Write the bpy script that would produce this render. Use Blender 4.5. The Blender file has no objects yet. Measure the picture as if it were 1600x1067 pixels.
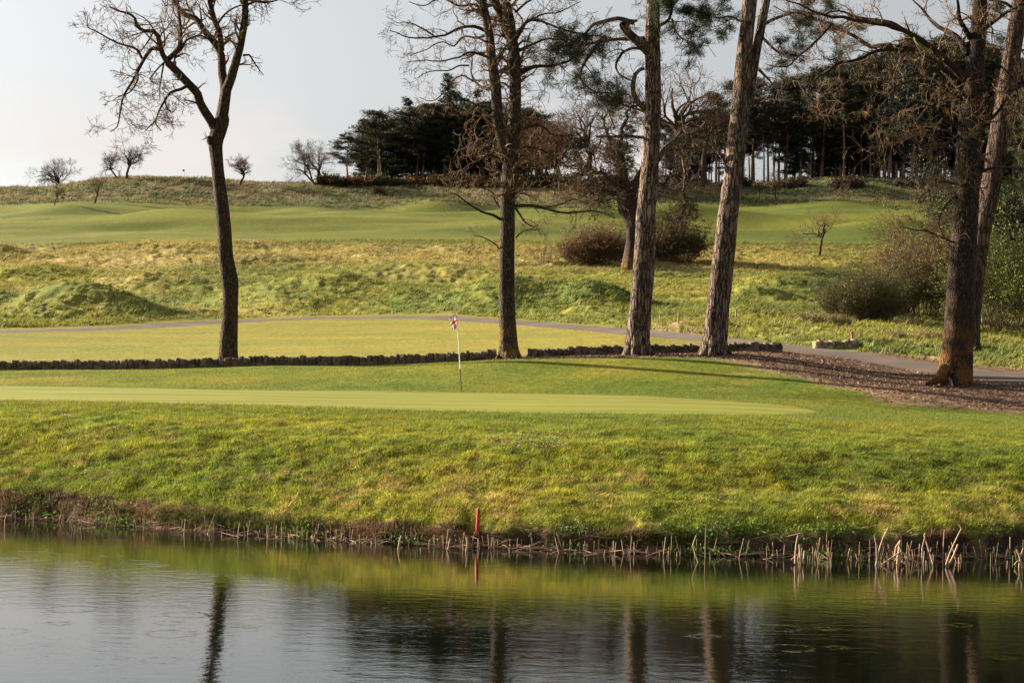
import bpy, math, random
import numpy as np
from mathutils import Matrix

# ------------------------------------------------------------ camera, sky, sun, exposure
F, CX, CY, ROLL, H = 2667.0, 800.0, 585.0, 0.021, 2.27      # focal length and principal point in photo pixels
scene = bpy.context.scene
C = scene.collection
cam = bpy.data.objects.new('camera', bpy.data.cameras.new('camera'))
C.objects.link(cam)
cam.data.sensor_width = 36.0
cam.data.lens = 36.0 * F / 1600.0
cam.data.shift_y = (CY - 533.5) / 1600.0
cam.data.clip_start = 0.5
cam.data.clip_end = 6000
cam.matrix_world = Matrix.Translation((0, 0, H)) @ Matrix.Rotation(math.radians(90), 4, 'X') @ Matrix.Rotation(ROLL, 4, 'Z')
scene.camera = cam

SUN_EL, SUN_AZ = math.radians(19), math.radians(-64)         # azimuth from +Y, negative = to the left
world = bpy.data.worlds.new('World'); scene.world = world; world.use_nodes = True
wn, wl = world.node_tree.nodes, world.node_tree.links
wn.clear()
wo = wn.new('ShaderNodeOutputWorld'); bg = wn.new('ShaderNodeBackground')
sky = wn.new('ShaderNodeTexSky'); sky.sky_type = 'NISHITA'; sky.sun_disc = False
sky.sun_elevation = SUN_EL; sky.sun_rotation = SUN_AZ
sky.air_density = 1.0; sky.dust_density = 2.5; sky.ozone_density = 1.0
hs = wn.new('ShaderNodeHueSaturation'); hs.inputs['Saturation'].default_value = 0.20
hs.inputs['Value'].default_value = 1.0
wl.new(sky.outputs[0], hs.inputs['Color'])
tc = wn.new('ShaderNodeTexCoord'); sp = wn.new('ShaderNodeSeparateXYZ'); wl.new(tc.outputs['Generated'], sp.inputs[0])
mp = wn.new('ShaderNodeMapping'); mp.inputs['Scale'].default_value = (5, 5, 14); mp.inputs['Location'].default_value = (1.3, 0, .2)
wl.new(tc.outputs['Generated'], mp.inputs[0])
nz = wn.new('ShaderNodeTexNoise'); nz.inputs['Scale'].default_value = 1.0; nz.inputs['Detail'].default_value = 5
wl.new(mp.outputs[0], nz.inputs['Vector'])
cr = wn.new('ShaderNodeValToRGB'); cr.color_ramp.elements[0].position = .47; cr.color_ramp.elements[1].position = .60
wl.new(nz.outputs[0], cr.inputs[0])
zr = wn.new('ShaderNodeMapRange'); zr.inputs[1].default_value = 0.12; zr.inputs[2].default_value = 0.165
zr.inputs[3].default_value = .9; zr.inputs[4].default_value = 0.0
wl.new(sp.outputs[2], zr.inputs[0])
mm = wn.new('ShaderNodeMath'); mm.operation = 'MULTIPLY'; wl.new(cr.outputs[0], mm.inputs[0]); wl.new(zr.outputs[0], mm.inputs[1])
mx = wn.new('ShaderNodeMix'); mx.data_type = 'RGBA'
wl.new(mm.outputs[0], mx.inputs[0]); wl.new(hs.outputs[0], mx.inputs[6]); mx.inputs[7].default_value = (5.7, 5.2, 5.0, 1)
wl.new(mx.outputs[2], bg.inputs[0]); bg.inputs[1].default_value = 0.043
wl.new(bg.outputs[0], wo.inputs[0])

sun = bpy.data.objects.new('sun', bpy.data.lights.new('sun', 'SUN')); C.objects.link(sun)
sun.data.energy = 5.0; sun.data.angle = math.radians(0.6); sun.data.color = (1.0, 0.84, 0.62)
S = np.array([math.sin(SUN_AZ) * math.cos(SUN_EL), math.cos(SUN_AZ) * math.cos(SUN_EL), math.sin(SUN_EL)])
from mathutils import Vector
sun.rotation_euler = Vector(S).to_track_quat('Z', 'Y').to_euler()
sun.location = (-40, 20, 40)
vs = scene.view_settings
vs.view_transform = 'Standard'; vs.look = 'None'; vs.gamma = 1.0; vs.use_curve_mapping = False
vs.exposure = 1.9

rng = np.random.default_rng(7)
random.seed(7)

# ------------------------------------------------------------ helpers
def level(u, v):
    du, dv = np.asarray(u, float) - CX, np.asarray(v, float) - CY
    c, s = math.cos(ROLL), math.sin(ROLL)
    return du * c + dv * s, -du * s + dv * c
def P(u, v, d):
    x, y = level(u, v)
    return np.array([x * d / F, d + 0 * x, H - y * d / F])
def proj(x, y, z):
    X, V = x * F / y, (H - z) * F / y
    c, s = math.cos(ROLL), math.sin(ROLL)
    return CX + X * c - V * s, CY + X * s + V * c

def _hash(ix, iy, seed):
    h = (ix.astype(np.int64) * 374761393 + iy.astype(np.int64) * 668265263 + seed * 974711) & 0xffffffff
    h = ((h ^ (h >> 13)) * 1274126177) & 0xffffffff
    return ((h ^ (h >> 16)) & 0xffff) / 65535.0
def vnoise(x, y, seed=0):
    x, y = np.asarray(x, float), np.asarray(y, float)
    ix, iy = np.floor(x), np.floor(y)
    fx, fy = x - ix, y - iy
    fx, fy = fx * fx * (3 - 2 * fx), fy * fy * (3 - 2 * fy)
    a, b = _hash(ix, iy, seed), _hash(ix + 1, iy, seed)
    c, d = _hash(ix, iy + 1, seed), _hash(ix + 1, iy + 1, seed)
    return (a + (b - a) * fx) * (1 - fy) + (c + (d - c) * fx) * fy
def fbm(x, y, oct=3, seed=0):
    t, a, s = 0, .5, 0
    for i in range(oct):
        t = t + a * vnoise(x * 2 ** i, y * 2 ** i, seed + i * 17); s += a; a *= .5
    return t / s * 2 - 1
def sstep(a, b, x):
    t = np.clip((x - a) / (b - a), 0, 1); return t * t * (3 - 2 * t)

def mesh_np(name, V, quads=None, tris=None, col=None, smooth=True, mats=(), midx=None):
    V = np.asarray(V, np.float32)
    me = bpy.data.meshes.new(name)
    nq = 0 if quads is None else len(quads); nt = 0 if tris is None else len(tris)
    loops = []
    if nq: loops.append(np.asarray(quads, np.int32).ravel())
    if nt: loops.append(np.asarray(tris, np.int32).ravel())
    L = np.concatenate(loops)
    me.vertices.add(len(V)); me.vertices.foreach_set('co', V.ravel())
    me.loops.add(len(L)); me.loops.foreach_set('vertex_index', L)
    me.polygons.add(nq + nt)
    st = np.concatenate([np.arange(nq) * 4, nq * 4 + np.arange(nt) * 3]).astype(np.int32)
    me.polygons.foreach_set('loop_start', st)
    if midx is not None: me.polygons.foreach_set('material_index', np.asarray(midx, np.int32))
    me.update(calc_edges=True); me.validate()
    me.polygons.foreach_set('use_smooth', np.full(len(me.polygons), bool(smooth)))
    if col is not None:
        a = me.color_attributes.new('Col', 'FLOAT_COLOR', 'POINT')
        c4 = np.ones((len(V), 4), np.float32); c4[:, :3] = col
        a.data.foreach_set('color', c4.ravel())
    for m in mats: me.materials.append(m)
    return me
def link(name, me, parent=None, loc=None):
    o = bpy.data.objects.new(name, me); C.objects.link(o)
    if parent is not None: o.parent = parent
    if loc is not None: o.location = loc
    return o
def tag(o, label=None, cat=None, group=None, kind=None):
    if label: o['label'] = label
    if cat: o['category'] = cat
    if group: o['group'] = group
    if kind: o['kind'] = kind
    return o
def empty(name, loc, label, cat, group=None):
    o = bpy.data.objects.new(name, None); C.objects.link(o); o.location = [float(t) for t in loc]
    o.empty_display_size = .3
    return tag(o, label, cat, group)

# ------------------------------------------------------------ materials
def newmat(name, rough=.9, spec=.2):
    m = bpy.data.materials.new(name); m.use_nodes = True
    b = m.node_tree.nodes['Principled BSDF']
    b.inputs['Roughness'].default_value = rough; b.inputs['Specular IOR Level'].default_value = spec
    return m, m.node_tree.nodes, m.node_tree.links, b
def noise_node(n, l, scale, detail=4, vec=None, rough=.6, stretch=None, coord='Object'):
    t = n.new('ShaderNodeTexNoise'); t.inputs['Scale'].default_value = scale; t.inputs['Detail'].default_value = detail
    t.inputs['Roughness'].default_value = rough
    if vec is None:
        c = n.new('ShaderNodeTexCoord'); vec = c.outputs[coord]
    if stretch:
        mpp = n.new('ShaderNodeMapping'); mpp.inputs['Scale'].default_value = stretch; l.new(vec, mpp.inputs[0]); vec = mpp.outputs[0]
    l.new(vec, t.inputs['Vector']); return t
def ramp(n, l, src, stops):
    r = n.new('ShaderNodeValToRGB'); e = r.color_ramp.elements
    while len(e) < len(stops): e.new(.5)
    for i, (p, c) in enumerate(stops):
        e[i].position = p; e[i].color = (c[0], c[1], c[2], 1) if hasattr(c, '__len__') else (c, c, c, 1)
    l.new(src, r.inputs[0]); return r.outputs[0]
def mixc(n, l, fac, a, b, mode='MIX'):
    x = n.new('ShaderNodeMix'); x.data_type = 'RGBA'; x.blend_type = mode; x.clamp_factor = True
    for i, v in ((0, fac), (6, a), (7, b)):
        if hasattr(v, 'is_linked') or hasattr(v, 'links'): l.new(v, x.inputs[i])
        elif i == 0: x.inputs[0].default_value = v
        else: x.inputs[i].default_value = (v[0], v[1], v[2], 1)
    return x.outputs[2]
def bump(n, l, b, h, strength, dist):
    bp = n.new('ShaderNodeBump'); bp.inputs['Strength'].default_value = strength; bp.inputs['Distance'].default_value = dist
    l.new(h, bp.inputs['Height'])
    l.new(bp.outputs[0], b.inputs['Normal']); return bp

def mat_ground(name, s1, s2, bstr, bdist, var=.35):
    m, n, l, b = newmat(name, .95, .1)
    at = n.new('ShaderNodeAttribute'); at.attribute_name = 'Col'
    n1 = noise_node(n, l, s1, 6, rough=.7, stretch=(1, 1, 1)); n2 = noise_node(n, l, s2, 3)
    v1 = ramp(n, l, n1.outputs[0], [(.3, 1 - var), (.7, 1 + var)])
    v2 = ramp(n, l, n2.outputs[0], [(.3, 1 - var * .6), (.7, 1 + var * .6)])
    # ramps clamp colours at 1, so scale by map range instead
    def mr(src, a, c):
        q = n.new('ShaderNodeMapRange'); q.inputs[1].default_value = .3; q.inputs[2].default_value = .7
        q.inputs[3].default_value = a; q.inputs[4].default_value = c; l.new(src, q.inputs[0]); return q.outputs[0]
    mu = n.new('ShaderNodeMath'); mu.operation = 'MULTIPLY'
    l.new(mr(n1.outputs[0], 1 - var, 1 + var), mu.inputs[0]); l.new(mr(n2.outputs[0], 1 - var * .6, 1 + var * .6), mu.inputs[1])
    vm = n.new('ShaderNodeVectorMath'); vm.operation = 'SCALE'
    l.new(at.outputs['Color'], vm.inputs[0]); l.new(mu.outputs[0], vm.inputs['Scale'])
    l.new(vm.outputs[0], b.inputs['Base Color'])
    bump(n, l, b, n1.outputs[0], bstr, bdist)
    return m
def mat_blade(name, trans=.35):
    m, n, l, b = newmat(name, .7, .25)
    at = n.new('ShaderNodeAttribute'); at.attribute_name = 'Col'
    l.new(at.outputs['Color'], b.inputs['Base Color'])
    tr = n.new('ShaderNodeBsdfTranslucent'); l.new(at.outputs['Color'], tr.inputs[0])
    ms = n.new('ShaderNodeMixShader'); ms.inputs[0].default_value = trans
    l.new(b.outputs[0], ms.inputs[1]); l.new(tr.outputs[0], ms.inputs[2])
    l.new(ms.outputs[0], n['Material Output'].inputs[0])
    return m
def mat_bark(name, dark, light, accent=None, acc_h=0, plate=(9, 9, 2.2), bstr=1.0, bdist=.04, acc_amt=.6):
    m, n, l, b = newmat(name, .9, .15)
    c = n.new('ShaderNodeTexCoord')
    wv = noise_node(n, l, 3, 3, c.outputs['Object'])
    add = n.new('ShaderNodeVectorMath'); add.operation = 'MULTIPLY_ADD'
    l.new(wv.outputs['Color'], add.inputs[0]); add.inputs[1].default_value = (.22, .22, .5); l.new(c.outputs['Object'], add.inputs[2])
    mpp = n.new('ShaderNodeMapping'); mpp.inputs['Scale'].default_value = plate; l.new(add.outputs[0], mpp.inputs[0])
    vo = n.new('ShaderNodeTexVoronoi'); vo.feature = 'DISTANCE_TO_EDGE'; vo.inputs['Scale'].default_value = 1; vo.inputs['Randomness'].default_value = 1; l.new(mpp.outputs[0], vo.inputs['Vector'])
    crk = ramp(n, l, vo.outputs['Distance'], [(.0, 0.0), (.16, 1.0)])
    nn = noise_node(n, l, 1, 5, None, .65, (plate[0] * 1.6, plate[1] * 1.6, plate[2] * 1.2))
    big = noise_node(n, l, .9, 3, None, .5, (1, 1, .6))
    nf = ramp(n, l, nn.outputs[0], [(.32, 0.0), (.68, 1.0)])
    col = mixc(n, l, nf, dark, light)
    bf = ramp(n, l, big.outputs[0], [(.35, (.7, .68, .66)), (.65, (1, 1, 1))])
    col = mixc(n, l, 1.0, col, bf, 'MULTIPLY')
    col = mixc(n, l, crk, tuple(t * .5 for t in dark), col)
    if accent:
        sx = n.new('ShaderNodeSeparateXYZ'); l.new(c.outputs['Object'], sx.inputs[0])
        zr_ = n.new('ShaderNodeMapRange'); zr_.inputs[1].default_value = 0; zr_.inputs[2].default_value = acc_h
        zr_.inputs[3].default_value = 1; zr_.inputs[4].default_value = 0; l.new(sx.outputs[2], zr_.inputs[0])
        an = noise_node(n, l, 2.2, 4); ar = ramp(n, l, an.outputs[0], [(.42, 0.0), (.58, 1.0)])
        mu = n.new('ShaderNodeMath'); mu.operation = 'MULTIPLY'; l.new(zr_.outputs[0], mu.inputs[0]); l.new(ar, mu.inputs[1])
        mu2 = n.new('ShaderNodeMath'); mu2.operation = 'MULTIPLY'; mu2.inputs[1].default_value = acc_amt * 1.0; mu2.use_clamp = True; l.new(mu.outputs[0], mu2.inputs[0])
        col = mixc(n, l, mu2.outputs[0], col, accent)
    l.new(col, b.inputs['Base Color'])
    ad = n.new('ShaderNodeMath'); ad.operation = 'MULTIPLY_ADD'; ad.inputs[1].default_value = .5
    l.new(nn.outputs[0], ad.inputs[0]); l.new(crk, ad.inputs[2])
    bump(n, l, b, ad.outputs[0], bstr, bdist)
    return m
def mat_plain(name, c, rough=.8, spec=.2, var=.25, scale=20):
    m, n, l, b = newmat(name, rough, spec)
    nn = noise_node(n, l, scale, 4)
    a = ramp(n, l, nn.outputs[0], [(.3, tuple(t * (1 - var) for t in c)), (.7, tuple(min(1, t * (1 + var)) for t in c))])
    l.new(a, b.inputs['Base Color']); bump(n, l, b, nn.outputs[0], .3, .01)
    return m

# ------------------------------------------------------------ terrain
U = np.array([-300, 0, 200, 400, 600, 800, 1000, 1200, 1400, 1600, 1900], float)
ug = np.concatenate([np.arange(-7000, -400, 110), np.arange(-400, -270, 20), np.arange(-270, -60, 5), np.arange(-60, 1660, 2.2), np.arange(1660, 1900, 5), np.arange(1900, 2000, 20), np.arange(2000, 8600, 110)])
NU = len(ug)
def row(depth, py, cols=U):
    """table row -> level v' and depth on the column grid"""
    x, v = level(cols, py)
    dep = np.interp(ug, x + CX, np.broadcast_to(depth, cols.shape))
    vv = np.interp(ug, x + CX, v)
    return dep, vv
def smooth1(a, x, w):
    xs = np.arange(-400, 2001, 5.0); b = np.interp(xs, x, a)
    k = np.exp(-.5 * (np.arange(-3 * w, 3 * w + 1, 5.0) / w) ** 2); k /= k.sum()
    bp_ = np.pad(b, len(k) // 2, mode='edge'); b = np.convolve(bp_, k, 'valid')
    return np.interp(x, xs, b)
wx, wv_ = level(U, np.array([795, 806, 822, 836, 848, 857, 864, 868, 871, 870, 868]))
ds = np.interp(ug, wx + CX, H * F / wv_)
ds = smooth1(ds, ug, 60)
xs_ = (ug - CX) / F * ds
ds0 = ds.copy()
ds = ds + .16 * fbm(xs_ * .55, 0 * xs_, 3, 5) + .10 * fbm(xs_ * 2.3, 0 * xs_, 3, 9)
rows = []     # list of (depth array, z array)
def addrow(depth, py, cols=U, w=60, depth_is_grid=False):
    if depth_is_grid:
        x, v = level(cols, py); dep = depth; vv = np.interp(ug, x + CX, v)
    else: dep, vv = row(depth, py, cols)
    vv = smooth1(vv, ug, w)
    if not depth_is_grid: dep = smooth1(dep, ug, w)
    rows.append((dep, H - vv * dep / F))
rows.append((ds - 6, np.full(NU, -1.1)))
rows.append((ds - .5, np.full(NU, -.35)))
rows.append((ds, np.full(NU, 0.0)))
lipw = .30 - .17 * sstep(500, 900, ug)
addrow(ds + lipw, np.array([768, 778, 797, 812, 824, 833, 838, 840, 842, 836, 834]), depth_is_grid=True)
addrow(ds0 + 2.4, np.array([708, 712, 726, 737, 746, 753, 758, 762, 764, 762, 762]), depth_is_grid=True)
addrow(ds0 + 4.8, np.array([655, 657, 668, 677, 684, 689, 694, 699, 704, 704, 704]), depth_is_grid=True)
addrow(ds0 + 10.5, np.array([622, 625, 629, 634, 640, 644, 647, 652, 661, 673, 682]), depth_is_grid=True)
addrow([48, 48, 47.7, 47.3, 47, 47, 46.5, 45.5, 44.5, 43, 42], np.array([600, 601, 604, 608, 611, 613, 618, 628, 640, 652, 662]))
addrow([52, 52, 51.5, 51, 51, 51, 51, 50, 48, 46.5, 45], np.array([590, 590, 591, 592, 592, 588, 583, 592, 612, 636, 648]))
addrow([55, 55, 54.6, 54.2, 54, 54, 54, 53, 50.5, 48.2, 46.2], np.array([588, 586, 583, 581, 577, 562, 561, 570, 600, 618, 634]))
addrow([58, 58, 57.3, 57, 56.5, 56.2, 56.5, 57.5, 53, 49.5, 47], np.array([583, 579, 576, 572, 569, 559, 555, 549, 587, 606, 620]), w=40)
PATHU = np.array([-500, -300, 0, 200, 400, 500, 600, 700, 800, 950, 1040, 1120, 1200, 1300, 1400, 1500, 1600, 1900], float)
PATHV = np.array([522, 520, 518, 513, 500.5, 497, 495.5, 498, 503, 515, 523, 530, 539, 551, 566, 579, 589, 606.0])
PATHD = np.array([74, 76, 78, 84, 92, 94.5, 95, 93, 88, 78, 72, 68, 64, 60, 56.5, 54, 52, 49.5])
addrow(PATHD, PATHV, PATHU, w=30)
addrow(PATHD + np.array([8, 8, 8, 8, 8, 8, 8, 8, 9, 9, 9, 9, 10, 10, 10, 10, 9, 8]), PATHV + np.array([-15, -15, -15, -13, -12, -12, -12, -12, -13, -15, -17, -19, -20, -22, -22, -23, -24, -26]), PATHU)
addrow(118, np.array([470, 468, 465, 462, 460, 460, 462, 468, 478, 498, 510]))
addrow(146, np.array([425, 425, 422, 418, 418, 421, 424, 428, 440, 452, 460]))
addrow(175, np.array([388, 386, 383, 380, 379, 380, 382, 384, 388, 392, 396]))
addrow(200, np.array([350, 350, 348, 346, 345, 345, 348, 352, 358, 362, 365]))
addrow(225, np.array([324, 322, 317, 323, 325, 325, 322, 326, 322, 324, 325]))
CU = np.array([-400, -40, 0, 14, 28, 45, 60, 80, 120, 160, 200, 240, 290, 340, 400, 450, 520, 600, 700, 800, 1000, 1180, 1240, 1300, 1360, 1420, 1480, 1600, 2000], float)
CV = np.array([300, 298, 297, 295, 294.5, 297, 298, 295, 288, 282.5, 280, 279, 279.5, 283, 288, 289, 290, 290, 291, 290, 288, 291, 287, 282, 281, 284, 287, 287, 287], float)
addrow(256, CV, CU, w=9)
cz = rows[-1][1]
rows.append((np.full(NU, 275.), cz - .6)); rows.append((np.full(NU, 320.), cz - 5)); rows.append((np.full(NU, 600.), cz * 0 + 15)); rows.append((np.full(NU, 4000.), cz * 0 + 12))
RD = np.array([r[0] for r in rows]); RZ = np.array([r[1] for r in rows])     # (K, NU)
dg = np.concatenate([np.arange(17, 21, .5), np.arange(21, 27.5, .045), np.arange(27.5, 50, .085), np.arange(50, 104, .16), np.arange(104, 180, .45), np.arange(180, 262, .6), np.arange(262, 330, 4), np.array([340, 370, 420, 500, 600, 900, 1500, 2500, 4000.])])
ND = len(dg)
def pchip(X, Y, x):
    """monotone cubic along axis 0; X,Y (K,N); x (M,) -> (M,N)"""
    h = np.diff(X, axis=0); dl = np.diff(Y, axis=0) / h
    m = np.zeros_like(Y)
    w1 = 2 * h[1:] + h[:-1]; w2 = h[1:] + 2 * h[:-1]
    ok = dl[:-1] * dl[1:] > 0
    with np.errstate(divide='ignore', invalid='ignore'):
        hm = (w1 + w2) / (w1 / dl[:-1] + w2 / dl[1:])
    m[1:-1] = np.where(ok, np.nan_to_num(hm), 0); m[0] = dl[0]; m[-1] = dl[-1]
    out = np.empty((len(x), X.shape[1]))
    for i, xi in enumerate(x):
        k = np.clip((X <= xi).sum(0) - 1, 0, X.shape[0] - 2); j = np.arange(X.shape[1])
        hh = h[k, j]; t = np.clip((xi - X[k, j]) / hh, 0, 1)
        y0, y1, m0, m1 = Y[k, j], Y[k + 1, j], m[k, j], m[k + 1, j]
        out[i] = (2*t**3 - 3*t**2 + 1) * y0 + (t**3 - 2*t**2 + t) * hh * m0 + (-2*t**3 + 3*t**2) * y1 + (t**3 - t**2) * hh * m1
    return out
Zg = pchip(RD, RZ, dg)
UU, DD = np.meshgrid(ug, dg)
XX = (UU - CX) / F * DD
# level u of a photo pixel (used for mound centres)
for mu_, mv_, md_, su, sd, hh in [(120, 470, 94, 120, 4.8, 1.75), (-40, 470, 96, 60, 5, .8), (520, 430, 113, 105, 6, 1.9), (400, 440, 110, 60, 6, .7), (790, 440, 102, 95, 5, 2.0), (640, 470, 106, 60, 5, .8), (930, 440, 100, 70, 5, 1.3),
                      (260, 370, 168, 80, 4, .95), (380, 370, 170, 50, 4, .6), (0, 375, 166, 35, 4, 1.0), (690, 305, 226, 70, 4, 1.2), (1390, 330, 190, 110, 8, 1.6), (100, 330, 215, 70, 6, .8), (480, 330, 222, 60, 5, .7), (1230, 410, 130, 90, 7, 1.1), (1160, 470, 96, 70, 5, .7), (1180, 440, 118, 60, 3, .8), (1330, 410, 140, 80, 4, .9), (1080, 300, 215, 90, 5, 1.2), (1300, 300, 222, 100, 5, 1.3), (900, 330, 205, 80, 6, .7), (300, 340, 205, 110, 5, .9), (250, 440, 128, 110, 5, 1.0), (640, 400, 140, 120, 5, .9), (60, 410, 140, 90, 4, .9), (420, 400, 152, 90, 3.5, .7), (560, 345, 212, 90, 4, .6)]:
    uc = float(level(mu_, mv_)[0]) + CX
    Zg += hh * np.exp(-((UU - uc) / su) ** 2 - ((DD - md_) / sd) ** 2)
dsm = ds[None, :]
bankw = sstep(0.2, 1.2, DD - dsm) * (1 - sstep(4.5, 9, DD - dsm))
Zg += bankw * (.06 * fbm(XX * 1.3, DD * 1.1, 3, 21) + .04 * fbm(XX * 5.5 + DD * 1.5, DD * 4, 2, 22))
edgew = sstep(-.6, 0.05, DD - dsm) * (1 - sstep(.35, .9, DD - dsm))
Zg += edgew * (.07 * fbm(XX * 4, DD * 4, 3, 31))
lawn = sstep(8, 14, DD - dsm) * (1 - sstep(70, 80, DD))
Zg += lawn * .05 * fbm(XX * .25, DD * .25, 2, 33)
pd = np.interp(ug, level(PATHU, PATHV)[0] + CX, PATHD)[None, :]
roughw = sstep(2.5, 8, DD - pd) * (1 - sstep(170, 180, DD)) + .8 * sstep(226, 234, DD) * (1 - sstep(262, 300, DD))
Zg += roughw * (.32 * fbm(XX * .22, DD * .22, 3, 41) + .15 * fbm(XX * .8, DD * .6, 2, 43) + .10 * fbm(XX * 2.4, DD * 1.4, 2, 44))
Zg += sstep(182, 190, DD) * (1 - sstep(222, 230, DD)) * 1.25 * fbm(XX * .035, DD * .09, 3, 47)
def ground_z(x, y):
    x, y = np.asarray(x, float), np.asarray(y, float)
    u = x * F / y + CX
    j = np.clip(np.searchsorted(ug, u) - 1, 0, NU - 2); i = np.clip(np.searchsorted(dg, y) - 1, 0, ND - 2)
    tu = np.clip((u - ug[j]) / (ug[j + 1] - ug[j]), 0, 1); td = np.clip((y - dg[i]) / (dg[i + 1] - dg[i]), 0, 1)
    return (Zg[i, j] * (1 - tu) + Zg[i, j + 1] * tu) * (1 - td) + (Zg[i + 1, j] * (1 - tu) + Zg[i + 1, j + 1] * tu) * td
def spot(u, v, dmin=24, dmax=262):
    """ground point seen at photo pixel (u, v): first hit between the depths"""
    dd = np.arange(dmin, dmax, .1); x, yv = level(u, v)
    gz = ground_z(x * dd / F, dd); rz = H - yv * dd / F
    k = np.where(gz >= rz)[0]
    d = dd[k[0]] if len(k) else dd[-1]
    return np.array([float(x) * d / F, d, float(ground_z(x * d / F, d))])

# masks on the grid
def seg_dist(px, py, poly):
    best = np.full(px.shape, 1e9)
    for (x0, y0), (x1, y1) in zip(poly[:-1], poly[1:]):
        dx, dy = x1 - x0, y1 - y0; t = np.clip(((px - x0) * dx + (py - y0) * dy) / (dx * dx + dy * dy), 0, 1)
        best = np.minimum(best, np.hypot(px - x0 - t * dx, py - y0 - t * dy))
    return best
pp = P(PATHU, PATHV, PATHD)
pathpoly = list(zip(pp[0], pp[1]))
near = (DD > 46) & (DD < 102) & (UU > -450) & (UU < 2000)
pdist = np.full(DD.shape, 1e9); pdist[near] = seg_dist(XX[near], DD[near], pathpoly)
pw = np.interp(UU, [0, 400, 700, 900, 1050, 1150, 1400, 1600], [.95, 1.1, 1.15, 1.1, 1.3, 1.5, 1.2, 1.1])
pdist = pdist - pw + .10 * fbm(XX * 2, DD * 2, 2, 51)
gu = lambda a, b: np.interp(UU, a, b)
GFd = np.interp(ug, [-7000, 1000, 1200, 1250, 1300], [0, 0, 1.5, 3.3, 6.5])[None, :] + ds0[None, :] + 10.3
GBd = gu([-400, 0, 400, 800, 1000, 1200, 1260, 1300], [48.5, 48, 47.3, 47, 46.6, 43.5, 41.5, 39.0])
greenm = np.minimum(DD - GFd, GBd - DD) + .12 * fbm(XX * .8, DD * .8, 2, 61)
greenm = np.where((UU > 1300) | (DD > 60), -1, greenm)
mf = gu([700, 740, 780, 900, 1000, 1100, 1150, 1200, 1300, 1400, 1500, 1600, 1900], [57.5, 56.2, 55.3, 54.9, 54.9, 54.8, 54.2, 52.8, 49.6, 47.4, 46.4, 45.6, 44.5])
mb = gu([700, 740, 780, 1000, 1200, 1225, 1300, 1400, 1600, 1900], [56, 56, 56.0, 56.3, 57.3, 62, 62, 60, 55, 55])
mulchm = np.minimum(DD - mf, mb - DD) + .35 * fbm(XX * .9, DD * .9, 3, 71)
mulchm = np.where((UU < 700) | (UU > 2000) | (DD > 64) | (DD < 43), -1, mulchm)

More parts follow.
